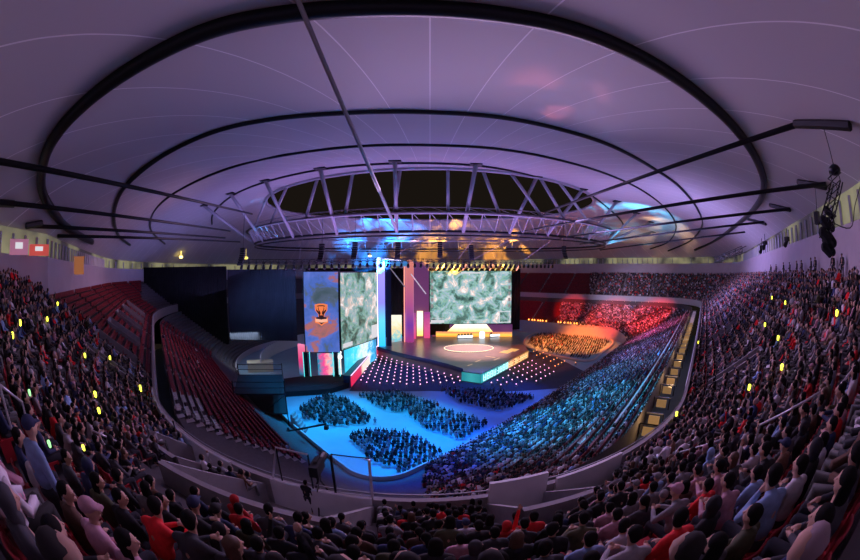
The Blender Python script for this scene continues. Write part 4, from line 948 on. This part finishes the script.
def batch(name, figs, X, Y, Z, A, S, palettes, mat_, var=None):
    Vs, Ls, Ss, Cs = [], [], [], []; off = 0
    if var is None: var = rng.integers(0, len(figs), len(X))
    for v, mb in enumerate(figs):
        sel = np.where(var == v)[0]
        if not len(sel): continue
        bv = np.array([tuple(q) for q in mb.V]); nv = len(bv)
        c, s = np.cos(A[sel]), np.sin(A[sel]); sc = S[sel]
        P = np.stack([(bv[None, :, 0]*c[:, None]-bv[None, :, 1]*s[:, None])*sc[:, None]+X[sel, None], (bv[None, :, 0]*s[:, None]+bv[None, :, 1]*c[:, None])*sc[:, None]+Y[sel, None], bv[None, :, 2]*sc[:, None]+Z[sel, None]], 2)
        Vs.append(P.reshape(-1, 3)); lens = np.array([len(f) for f in mb.F]); idx = np.array([q for f in mb.F for q in f])
        Ls.append((idx[None]+np.arange(len(sel))[:, None]*nv+off).ravel()); Ss.append(np.tile(lens, len(sel))); off += nv*len(sel)
        vi = np.zeros(nv, int)
        for f, i in zip(mb.F, mb.I):
            for q in f: vi[q] = i
        Cs.append(palettes[sel][:, vi].reshape(-1, 3))
    V = np.concatenate(Vs); L = np.concatenate(Ls); Sz = np.concatenate(Ss); C = np.concatenate(Cs)
    me = bpy.data.meshes.new(name); me.vertices.add(len(V)); me.vertices.foreach_set('co', V.ravel().astype(np.float32)); me.loops.add(len(L)); me.loops.foreach_set('vertex_index', L.astype(np.int32))
    me.polygons.add(len(Sz)); st = np.r_[0, np.cumsum(Sz)[:-1]]; me.polygons.foreach_set('loop_start', st.astype(np.int32)); me.polygons.foreach_set('use_smooth', np.ones(len(Sz), bool)); me.update(calc_edges=True)
    at_ = me.attributes.new('col', 'FLOAT_COLOR', 'POINT'); at_.data.foreach_set('color', np.c_[C, np.ones(len(C))].ravel().astype(np.float32)); me.materials.append(mat_); return link(name, me)
def palette(n, w=None, bright=1.0):
    p = np.zeros((n, 4, 3)); sk = np.array([.50, .30, .23])*rng.uniform(.75, 1.2, (n, 1)); p[:, 0] = sk
    p[:, 1] = np.where(rng.random((n, 1)) < .86, np.array([[.012, .010, .010]]), np.array([[.35, .25, .28]])*rng.uniform(.4, 1.3, (n, 1)))
    ww = CW if w is None else w; ci = rng.choice(len(COL), n, p=ww); base = np.array([c[1] for c in COL])[ci]; p[:, 2] = np.clip(base*rng.uniform(.6, 1.5, (n, 1))*bright, 0, 1); p[:, 3] = .05*rng.uniform(.4, 3.5, (n, 1)); return p
PX, PY, PZ, PA, PS = [], [], [], [], []
def addp(x, y, z, a, s=1.0): PX.append(x); PY.append(y); PZ.append(z); PA.append(a); PS.append(s)
for k in range(len(SL)):
    if occ[k] and k not in taken:
        x, y, z, nx, ny, row, i = SL[k]; a = math.atan2(-ny, -nx)-PI/2; ta = math.atan2(98-y, 10-x)-PI/2; a += .5*((ta-a+PI) % (2*PI)-PI); addp(x+random.uniform(-.08, .08), y+random.uniform(-.08, .08), z-.02, a+random.uniform(-.6, .6), random.uniform(1.0, 1.24))
# lower stand rows
LSL = []; lowlen = np.r_[0, np.cumsum(np.linalg.norm(np.diff(OX, axis=0), axis=1))]
for j in range(NL):
    f = (j+.45)/NL; P = IX*(1-f)+OX*f; pts, nn, ii, ff = resample(P, INX, .56, j*.17)
    for p, n_, i in zip(pts, nn, ii):
        if RS[i] in (6, 7): continue
        if lowlen[i] % 13 < 1.1: continue
        LSL.append((p[0], p[1], lowz(i, j), n_[0], n_[1], j, i))
LSL = np.array(LSL); lx, ly = proj(np.c_[LSL[:, :2], LSL[:, 2]+1]); lseg = RS[LSL[:, 6].astype(int)]
azl = np.degrees(np.arctan2(LSL[:, 0], LSL[:, 1])); rl = np.hypot(LSL[:, 0], LSL[:, 1])
lv = ~((azl > -47.5) & (azl < 14) & (rl > 90)) & (ly < 500) & ~((lseg == 3) & (LSL[:, 0] < -.5)) & (lx > 120)
LSL, lx, ly, lseg = LSL[lv], lx[lv], ly[lv], lseg[lv]
right = (LSL[:, 0] > -.5)
locc = right & (rng.random(len(LSL)) < .92) & ~((lseg == 0) & (lx < 560)) & ~inpoly(lx, ly, [(565, 437), (612, 428), (618, 433), (570, 452)])
for k in np.where(locc)[0]:
    x, y, z, nx, ny, j, i = LSL[k]; a = math.atan2(-ny, -nx)-PI/2; ta = math.atan2(98-y, 10-x)-PI/2; a += .7*((ta-a+PI) % (2*PI)-PI); addp(x, y, z-.02, a, random.uniform(.92, 1.08))
# scattered few in the left lower stand
for k in np.where(~right & (LSL[:, 5] >= 7) & (rng.random(len(LSL)) < .012))[0]:
    x, y, z, nx, ny, j, i = LSL[k]; addp(x, y, z, math.atan2(-ny, -nx)-PI/2)
# floor blocks
FB = [[(326, 397), (299, 410), (302, 421), (335, 428), (377, 424), (350, 403)], [(357, 397), (397, 394), (441, 408), (420, 417), (384, 412)], [(440, 391), (492, 393), (536, 400), (500, 413), (457, 403)],
      [(345, 437), (375, 433), (407, 434), (441, 455), (405, 478), (366, 459)], [(408, 416), (440, 412), (491, 425), (462, 442), (425, 430)]]
for B_ in FB:
    W = [at(x, y, 0) for x, y in B_]; xs = [p.x for p in W]; ys = [p.y for p in W]
    gx, gy = np.meshgrid(np.arange(min(xs), max(xs), .62), np.arange(min(ys), max(ys), .85)); gx = gx.ravel()+rng.uniform(-.12, .12, gx.size); gy = gy.ravel()+rng.uniform(-.15, .15, gy.size)
    ok = inpoly(gx, gy, [(p.x, p.y) for p in W]) & (rng.random(gx.size) < .86)
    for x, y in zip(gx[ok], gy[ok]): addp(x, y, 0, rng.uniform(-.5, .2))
# orange lit oval
OV = [(527, 345), (533, 337), (548, 333), (575, 332), (600, 337), (610, 343), (600, 352), (588, 360), (568, 357), (545, 352)]
W = [at(x, y, 0) for x, y in OV]; xs = [p.x for p in W]; ys = [p.y for p in W]
gx, gy = np.meshgrid(np.arange(min(xs), max(xs), .9), np.arange(min(ys), max(ys), 1.5)); gx = gx.ravel()+rng.uniform(-.1, .1, gx.size); gy = gy.ravel()
ok = inpoly(gx, gy, [(p.x, p.y) for p in W]) & (rng.random(gx.size) < .85)
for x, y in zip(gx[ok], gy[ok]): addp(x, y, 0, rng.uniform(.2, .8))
n = len(PX); PX, PY, PZ, PA, PS = map(np.array, (PX, PY, PZ, PA, PS)); print('crowd', n, 'slots', len(SL))
CWD = CW.copy()
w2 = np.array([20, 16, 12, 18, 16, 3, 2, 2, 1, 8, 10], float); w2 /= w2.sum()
pal = palette(n, None, 1.2); pal2 = palette(n, w2, 1.5); low = PZ < 12.5; pal[low] = pal2[low]; fl = PZ < .05; pal[fl, 2:] *= .35; pal[fl, 0] *= .6  # stronger light put into lower-stand clothes; floor crowd dark-clad, skin dimmed too
M['crowd'] = attrcol('crowd_cloth', .9)
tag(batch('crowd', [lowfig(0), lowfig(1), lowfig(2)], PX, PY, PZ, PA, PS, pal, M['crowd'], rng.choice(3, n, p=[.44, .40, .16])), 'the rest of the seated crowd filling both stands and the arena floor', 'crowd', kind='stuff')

# ---- the rest of the red seats
def lowseat():
    return MB().box((0, 0, .44), (.46, .40, .06)).box((0, -.22, .66), (.46, .06, .42), i=0).box((0, 0, .2), (.3, .1, .4), i=1)
ns = set(NSEAT); rest = [k for k in range(len(SL)) if k not in ns and not landing[k]]
LK = np.where((LSL[:, 0] > -.5) | (LSL[:, 5] >= 7))[0]; LSL = LSL[LK]; lx, ly, lseg = lx[LK], ly[LK], lseg[LK]
SX = np.r_[SL[rest, 0], LSL[:, 0]]; SY = np.r_[SL[rest, 1], LSL[:, 1]]; SZ = np.r_[SL[rest, 2], LSL[:, 2]]; SA = np.arctan2(-np.r_[SL[rest, 4], LSL[:, 4]], -np.r_[SL[rest, 3], LSL[:, 3]])-PI/2
sp = np.zeros((len(SX), 2, 3)); sp[:, 0] = np.array([.24, .012, .020])*rng.uniform(.8, 1.2, (len(SX), 1)); sp[:, 1] = .05
stripe = inpoly(*proj(np.c_[SX, SY, SZ+.6]), [(163, 388), (198, 397), (240, 452), (215, 455), (180, 430)])     # pale dust covers over one block
sp[stripe, 0] = .50
o = batch('red_seating', [lowseat()], SX, SY, SZ, SA, np.ones(len(SX)), sp, attrcol('seat_plastic', .55)); o.data.polygons.foreach_set('use_smooth', np.zeros(len(o.data.polygons), bool)); tag(o, 'remaining rows of red seats, empty on the left side of the arena', 'seating', kind='stuff')

# ------------------------------------------------------------------ stair aisles in the stands
def aisle(pts, w_, m, name='floor_stair_aisle'):
    mb = MB()
    for a, b in zip(pts[:-1], pts[1:]):
        d = Vector((b.x-a.x, b.y-a.y, 0)); n_ = Vector((-d.y, d.x, 0)).normalized()*w_/2
        mb.add([a-n_, a+n_, Vector((b.x, b.y, a.z))+n_, Vector((b.x, b.y, a.z))-n_, b-n_, b+n_], [(0, 1, 2, 3), (3, 2, 5, 4)])
    return struct(mb.build(name, m))
M['aisle'] = mat('pale_stair', (.40, .37, .38), .85, noise=.2)
last = -1
for i in range(NP):
    q = int(lowlen[i]//13)
    if RS[i] in (0, 1, 2, 4, 5) and q != last and i > 0:
        last = q; P = [Vector((*lowpt(i, j/NL), lowz(i, j)+.06)) for j in range(NL+1)]
        if P[0].x < 2: P = P[7:]
        if 14 > math.degrees(math.atan2(P[0].x, P[0].y)) > -47.5 and P[0].length > 85: continue
        aisle(P, .9, M['aisle'])
last = -1
for i in range(NP):
    q = int(rimlen[i]//12.5)
    if RS[i] in (0, 1, 4, 5) and q != last and i > 0:
        last = q; P = [Vector((*(RX[i]+RNX[i]*(j*PITCHR)), Z0+RISE*j+.05)) for j in range(int(DEP[i]/PITCHR)+1)]
        if in_vom(i, 0): P = P[7:]
        if 14 > math.degrees(math.atan2(P[0].x, P[0].y)) > -47.5 and P[0].length > 95: continue
        aisle(P, .8, M['aisle'])

# walkway behind the right lower stand: rail, lit glass booths and warm lamps
tag(sweep('walkway_rail', (OX, ONX), [(-2.1, 12.35), (-2.1, 12.5), (-1.95, 12.5), (-1.95, 12.35)], M['rail'], sel=[i for i in range(NP) if RS[i] == 2 and 12 < RP[i, 0] < 124]), 'pale rail along the walkway above the right lower stand', 'handrail')
M['booth'] = mat('lit_booth_glass', (.12, .08, .05), .3, emit=.22, ec=(1, .55, .22)); M['booth2'] = mat('lit_booth_glass_pale', (.3, .2, .3), .3, emit=.25, ec=(.75, .55, .9))
k = 0
for u in range(22, 122, 4):
    i = idx_u(u); p = OX[i]+ONX[i]*(.9); dv = Vector((RX[i+1][0]-RX[i-1][0], RX[i+1][1]-RX[i-1][1], 0)).normalized(); an = math.atan2(dv.y, dv.x)
    r = empty('walkway_booth', (p[0], p[1], 11.62), 'small lit glass booth on the walkway of the right stand', 'booth', 'lit booths along the right walkway', an)
    MB().box((0, 0, .55), (.12, 1.0, .75)).build('lit_pane', M['booth' if u < 92 else 'booth2'], r); MB().box((0, 0, 1.15), (.2, 1.5, .08)).build('counter_top', M['steelmid'], r)
    for s_ in (-1, 1): MB().box((0, s_*.8, .57), (.14, .1, 1.14)).build('post', M['dark'], r)
for u in (28, 40, 52, 66, 80, 96): i = idx_u(u); p = OX[i]+ONX[i]*1.2; l = bpy.data.lights.new('walkway_lamp', 'POINT'); l.energy = 170; l.color = (1, .6, .25); l.shadow_soft_size = .3; o = bpy.data.objects.new('walkway_lamp', l); col.objects.link(o); o.location = (p[0], p[1], 13.2)

# lamp row below the far rim, orange footlights of the far stand
bulb = MB().ell((0, 0, 0), (.32, .32, .26), n=8, m=6).tube([(0, 0, .2), (0, 0, .5)], .06, 5)
bm1 = bulb.me('soffit_lamp', mat('soffit_lamp_glow', (.3, .2, .1), .3, emit=5, ec=(1, .72, .35))); bm2 = bulb.me('footlight', mat('footlight_glow', (.3, .1, .05), .3, emit=4, ec=(1, .33, .06)))
for px_ in range(600, 668, 6):
    c = np.where(RS <= 1)[0]; x, y = proj(np.c_[RX[c], np.full(len(c), 13.0)]); i = int(c[np.argmin(abs(x-px_))]); p = RX[i]+RNX[i]*.4
    o = link('soffit_lamp', bm1); o.location = (p[0], p[1], 12.9); tag(o, 'round warm lamp under the pale rim of the far stand', 'lamp', 'warm lamps under the far rim')
for a, b, lab in ((529, 546, 'small orange footlight in the far stand beside the wide screen'), (558, 577, 'small orange footlight in the far stand, second row of lights from the screen')):
    for q in range(7):
        px_ = a+(b-a)*q/6; c = np.where(RS == 0)[0]; x, y = proj(np.c_[IX[c], np.full(len(c), 5.2)]); i = int(c[np.argmin(abs(x-px_))])
        o = link('footlight', bm2); pp = at(px_, 321.5, 5.6); f = IX[i]+INX[i]*.1; o.location = (f[0], f[1], 5.2); o.location = Vector((f[0], f[1], 5.2)).lerp(Vector((pp.x, pp.y, 5.2)), 0); tag(o, lab, 'lamp', lab)

# curb round the orange area and dark tunnel mouth
Wc = [at(x, y, 0) for x, y in [(524, 346), (530, 336), (548, 331.5), (575, 330.5), (602, 336), (613, 343), (603, 353), (590, 362), (566, 359), (542, 354)]]
tag(MB().tube([p+Vector((0, 0, .35)) for p in catmull(Wc, 6, True)], .35, 6, closed=True).build('barrier', mat('barrier_pale', (.6, .5, .45), .6)), 'low pale oval barrier round the orange lit seating', 'barrier')
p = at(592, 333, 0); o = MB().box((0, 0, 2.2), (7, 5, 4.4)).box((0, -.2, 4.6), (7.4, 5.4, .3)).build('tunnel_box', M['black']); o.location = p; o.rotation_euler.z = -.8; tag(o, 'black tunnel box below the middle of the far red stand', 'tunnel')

# ------------------------------------------------------------------ empty lit chairs on the floor
M['chairblue'] = mat('chair_blue_grey', (.10, .12, .18), .6); M['dotpink'] = mat('chair_light_pink', (.3, .1, .2), .4, emit=3.0, ec=(1, .45, .75)); M['dotor'] = mat('chair_light_orange', (.3, .1, .05), .4, emit=3.5, ec=(1, .35, .08))
ch = MB().box((0, 0, .45), (.44, .42, .05)).box((0, -.22, .72), (.44, .05, .4))
for sx_ in (-.2, .2):
    for sy_ in (-.2, .2): ch.box((sx_, sy_, .22), (.04, .04, .44))
ch_me = ch.me('folding_chair', M['chairblue']); dots = {m: MB().ell((0, 0, 1.02), (.14, .14, .12), n=6, m=5).me('seat_light', M[m]) for m in ('dotpink', 'dotor')}
def chairs(poly, sx_, sy_, ang, m, label, group, n_max):
    W = [at(x, y, 0) for x, y in poly]; cx, cy = sum(p.x for p in W)/len(W), sum(p.y for p in W)/len(W); c_, s_ = math.cos(ang), math.sin(ang); n_ = 0
    for a in np.arange(-40, 40, sx_):
        for b in np.arange(-40, 40, sy_):
            x, y = cx+a*c_-b*s_, cy+a*s_+b*c_
            if n_ < n_max and inpoly([x], [y], [(p.x, p.y) for p in W])[0]:
                o = link('folding_chair', ch_me); o.location = (x, y, .035); o.rotation_euler.z = random.uniform(-.1, .1)+.3; tag(o, label, 'chair', group); link('seat_light', dots[m], o); n_ += 1
chairs([(353, 388), (380, 354), (392, 357), (430, 365), (458, 374), (462, 388), (430, 389)], 1.9, 2.1, PI/4, 'dotpink', 'empty folding chair with pink light in front of the dark stage', 'empty pink-lit chairs before the stage', 190)
chairs([(490, 389), (490, 384), (530, 362), (556, 372), (560, 378), (545, 385), (500, 391)], 2.2, 2.4, PI/4, 'dotpink', 'empty folding chair with pink light right of the stage corner', 'empty pink-lit chairs right of the stage', 60)
chairs([(532, 357), (533, 350), (560, 362), (578, 365), (560, 374)], 2.0, 3.2, PI/4, 'dotor', 'empty folding chair with orange light near the oval barrier', 'empty orange-lit chairs', 45)

# ------------------------------------------------------------------ glow sticks held up in the stands
GS = [(76, 466), (91, 422), (44, 467), (11, 344), (24, 408), (45, 325), (108, 361), (94, 400), (135, 396), (83, 360), (12, 325), (781, 342), (789, 375), (750, 391), (680, 418), (836, 324), (763, 332), (774, 301), (788, 305), (137, 391), (55, 305), (700, 345)]
gme = MB().cap((0, 0, -.05), .045, (0, 0, .06), .055, 8).me('glow_stick', mat('glow_yellow', (.5, .5, .1), .4, emit=3.5, ec=(.85, .9, .06))); gmg = MB().cap((0, 0, -.05), .045, (0, 0, .06), .055, 8).me('glow_stick', mat('glow_green', (.3, .5, .2), .4, emit=1.5, ec=(.35, .9, .35)))
for q, (px_, py_) in enumerate(GS):
    k = int(np.argmin((hx-px_)**2+(hy-py_)**2)); x, y, z, nx, ny, row, i = SL[k]; o = link('glow_stick', gmg if q in (2, 4) else gme); sc_ = min(1.6, max(.45, d3[k]/12)); o.scale = (sc_,)*3; o.location = (x-nx*.25, y-ny*.25, z+1.38)
    lab = f'{"green" if q in (2, 4) else "yellow"} glow stick held up above heads, {ORD[int(row)]} row of {zone(k)}'; tag(o, lab, 'glow stick', 'glow sticks, '+lab)

# ------------------------------------------------------------------ hand rails between the seats
def slotz(px_, py_):
    k = int(np.argmin((hx-px_)**2+(hy-py_)**2)); return SL[k, 2]
def railing(pts, label, hgt=1.45, r=.03, m='rail'):
    P = [at(x, y, slotz(x, y)+hgt) for x, y in pts]; mb = MB().tube(P, r, 6); 
    o = mb.build('hand_railing', M[m], smooth=True)
    for p in (P[0], P[-1]): MB().tube([p, p-Vector((0, 0, hgt-.05))], r*.9, 6).build('post', M[m], o)
    return tag(o, label, 'railing')
railing([(680, 452), (730, 437)], 'pale steel hand railing crossing the near right crowd')
railing([(760, 425), (820, 392)], 'pale steel hand railing further up among the right crowd')
railing([(838, 388), (866, 350)], 'pale steel hand railing at the right edge of the crowd')
railing([(91, 430), (116, 441)], 'thin pale hand railing in the middle of the left crowd')
railing([(0, 385), (22, 402)], 'thin pale hand railing at the far left of the left crowd')

# row of people standing along the back wall on the right, and their rail
for px_, c_ in zip((771, 776, 783, 789, 797, 801, 812, 816, 833, 841), ['black', 'navy blue', 'black', 'charcoal', 'black', 'black', 'charcoal', 'black', 'black', 'charcoal']):
    c = np.where(RS == 2)[0]; PP = RX[c]+RNX[c]*13.9; x, y = proj(np.c_[PP, np.full(len(c), 23.6)]); j = int(np.argmin(abs(x-px_))); i = c[j]; f_ = 0
    p = PP[j]; spectator((p[0], p[1], Z0+RISE*17+.25), math.atan2(-RNX[i][1], -RNX[i][0])-PI/2+random.uniform(-.8, .8), c_, 'standing', random.choice(['short', 'long', 'cap']), f'person in {c_} clothes standing against the right back wall', f'{c_} clad people standing at the right back wall', random.uniform(1.0, 1.08))

# ------------------------------------------------------------------ camera landing in the near stand
def rimpt(px_, z, off=-.15):
    c = np.where(RS == 3)[0]; x, y = proj(np.c_[RX[c], np.full(len(c), 15.6)]); i = int(c[np.argmin(abs(x-px_))]); p = RX[i]+RNX[i]*off; return Vector((p[0], p[1], z))
root = empty('glass_balustrade', rimpt(350, 15.5), 'clear glass balustrade with pale posts at the camera landing', 'balustrade')
a, b = rimpt(331, 15.5), rimpt(369, 15.5)
place(MB().prism([a, b, b+Vector((0, .03, 0)), a+Vector((0, .03, 0))], 15.55, 17.35).build('glass_pane', M['glass']), root)
place(MB().tube([a+Vector((0, 0, 1.9)), b+Vector((0, 0, 1.9))], .03, 6).build('top_rail', M['dark']), root); place(MB().tube([a+Vector((0, 0, .1)), b+Vector((0, 0, .1))], .035, 6).build('bottom_rail', M['rail']), root)
for p in (a, b): place(MB().box(p+Vector((0, 0, .7)), (.09, .09, 2.3)).build('post', M['rail' if p is b else 'dark']), root)
a, b, c_ = rimpt(272, 15.5), rimpt(284, 17.2), rimpt(316, 17.2)
root = empty('landing_railing', a, 'slanting pale railing at the left of the camera landing', 'railing')
place(MB().tube([a, b, c_], .045, 6).build('rail', M['rail']), root)
for p in (a, b, c_): place(MB().tube([Vector((p.x, p.y, 14.3)), p], .035, 6).build('post', M['dark']), root)
p = at(322, 512, 14.3); p.y += .3
root = empty('tripod_camera', p, 'black broadcast camera on a tripod on the concrete landing', 'camera'); root.scale = (1.3, 1.3, 1.3)
for q in range(3):
    A_ = 2*PI*q/3+.5; o = MB().cap((0, 0, 1.25), .035, (.55*math.cos(A_), .55*math.sin(A_), .03), .025, 8).build('leg', M['dark'], root)
MB().cap((0, 0, 1.2), .08, (0, 0, 1.45), .09).build('head', M['dark'], root)
MB().box((0, 0, 1.68), (.28, .75, .36)).box((0, .1, 1.9), (.1, .4, .08)).build('camera_body', M['black'], root); MB().cap((0, .35, 1.68), .13, (0, .75, 1.68), .15).build('lens', M['dark'], root)
MB().tube([(.1, -.1, 1.4), (.15, -.7, 1.2)], .02, 6).build('pan_handle', M['dark'], root)
spectator((p.x-.45, p.y-.45, 14.28), -.2, 'black', 'standing', 'short', 'person in black standing behind the tripod camera on the landing', None)
p = at(360, 521, 14.3); tor = MB().tube([p+Vector((.38*math.cos(a), .38*math.sin(a), .12)) for a in np.linspace(0, 2*PI, 25)[:-1]], .07, 8, closed=True).build('cable_coil', M['black']); tag(tor, 'coiled black cable lying on the concrete landing', 'cable')

# ------------------------------------------------------------------ dark technical corner at the left of the floor
root = empty('scaffold_platform', at(262, 440, 0), 'dark scaffold camera platform with stairs beside the left stand', 'scaffold')
base = [at(240, 432, 0), at(290, 432, 0), at(286, 408, 0), at(243, 408, 0)]
for nm, zz in (('deck', 3.0), ('upper_deck', 6.2)): place(MB().prism([p for p in base], zz, zz+.2).build(nm, M['black']), root)
for p in base: place(MB().tube([p, p+Vector((0, 0, 8.4))], .09, 6).build('upright', M['dark']), root)
for z_ in (7.3, 8.2): place(MB().tube([p+Vector((0, 0, z_)) for p in base], .06, 5, closed=True).build('guard_rail', M['dark']), root)
for q in range(4): p, r_ = base[q], base[(q+1) % 4]; place(MB().tube([p, r_+Vector((0, 0, 6.2))], .05, 5).build('brace', M['dark']), root)
for q in range(6): place(MB().prism([base[1].lerp(base[0], t)+Vector((.4+q*.35, o_, 0)) for t, o_ in ((0, 0), (0, 1.6))]+[base[1]+Vector((.75+q*.35, 1.6, 0)), base[1]+Vector((.75+q*.35, 0, 0))], .02, .5*(6-q)).build('step', M['concrete']), root)
p = at(290, 442, 0); root = empty('camera_crane', p, 'long black camera crane reaching over the blue floor', 'camera crane')
place(MB().cap(p+Vector((0, 0, .1)), .5, p+Vector((0, 0, 2.2)), .2).build('pedestal', M['dark']), root); place(MB().tube([p+Vector((-1.6, -1, 1.7)), at(326, 424, 5)], .14, 6).build('boom', M['dark']), root); place(MB().box(at(326, 424, 5)-Vector((0, 0, .5)), (.5, .6, .5)).build('camera_head', M['black']), root)
p = at(250, 362, 2); o = MB().box((0, 0, 0), (6.5, 3, 2.2)).box((0, 0, 1.2), (6.8, 3.3, .2)).build('equipment_crate', mat('cream_crate', (.55, .50, .35), .7)); o.location = (p.x+3, p.y, 1.15); o.rotation_euler.z = .5; tag(o, 'large cream equipment crate standing below the blue-black curtain', 'crate')
p = at(590, 440, 8.2); 
o = MB().box((0, 0, 0), (6.6, .5, 2.2)).box((0, -2.6, -.2), (6.6, .4, 1.9)).box((3.1, -1.3, -.1), (.4, 2.8, 2.0)).build('wall_stair_opening', M['pale_concrete']); o.location = p; o.rotation_euler.z = PI/4; struct(o)

# thin dark sheet added to darken the floor under the lit chairs in front of the stage
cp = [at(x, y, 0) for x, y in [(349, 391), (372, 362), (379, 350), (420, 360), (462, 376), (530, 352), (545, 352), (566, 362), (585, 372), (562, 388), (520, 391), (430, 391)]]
o = MB().prism(cp, .012, .03).build('floor_dark_sheet', mat('dark_sheet', (.05, .055, .09), .95, noise=.3, nscale=1)); struct(o)

# pale inner faces of the rim parapet at the landings of the near stand, strong light put into their colour
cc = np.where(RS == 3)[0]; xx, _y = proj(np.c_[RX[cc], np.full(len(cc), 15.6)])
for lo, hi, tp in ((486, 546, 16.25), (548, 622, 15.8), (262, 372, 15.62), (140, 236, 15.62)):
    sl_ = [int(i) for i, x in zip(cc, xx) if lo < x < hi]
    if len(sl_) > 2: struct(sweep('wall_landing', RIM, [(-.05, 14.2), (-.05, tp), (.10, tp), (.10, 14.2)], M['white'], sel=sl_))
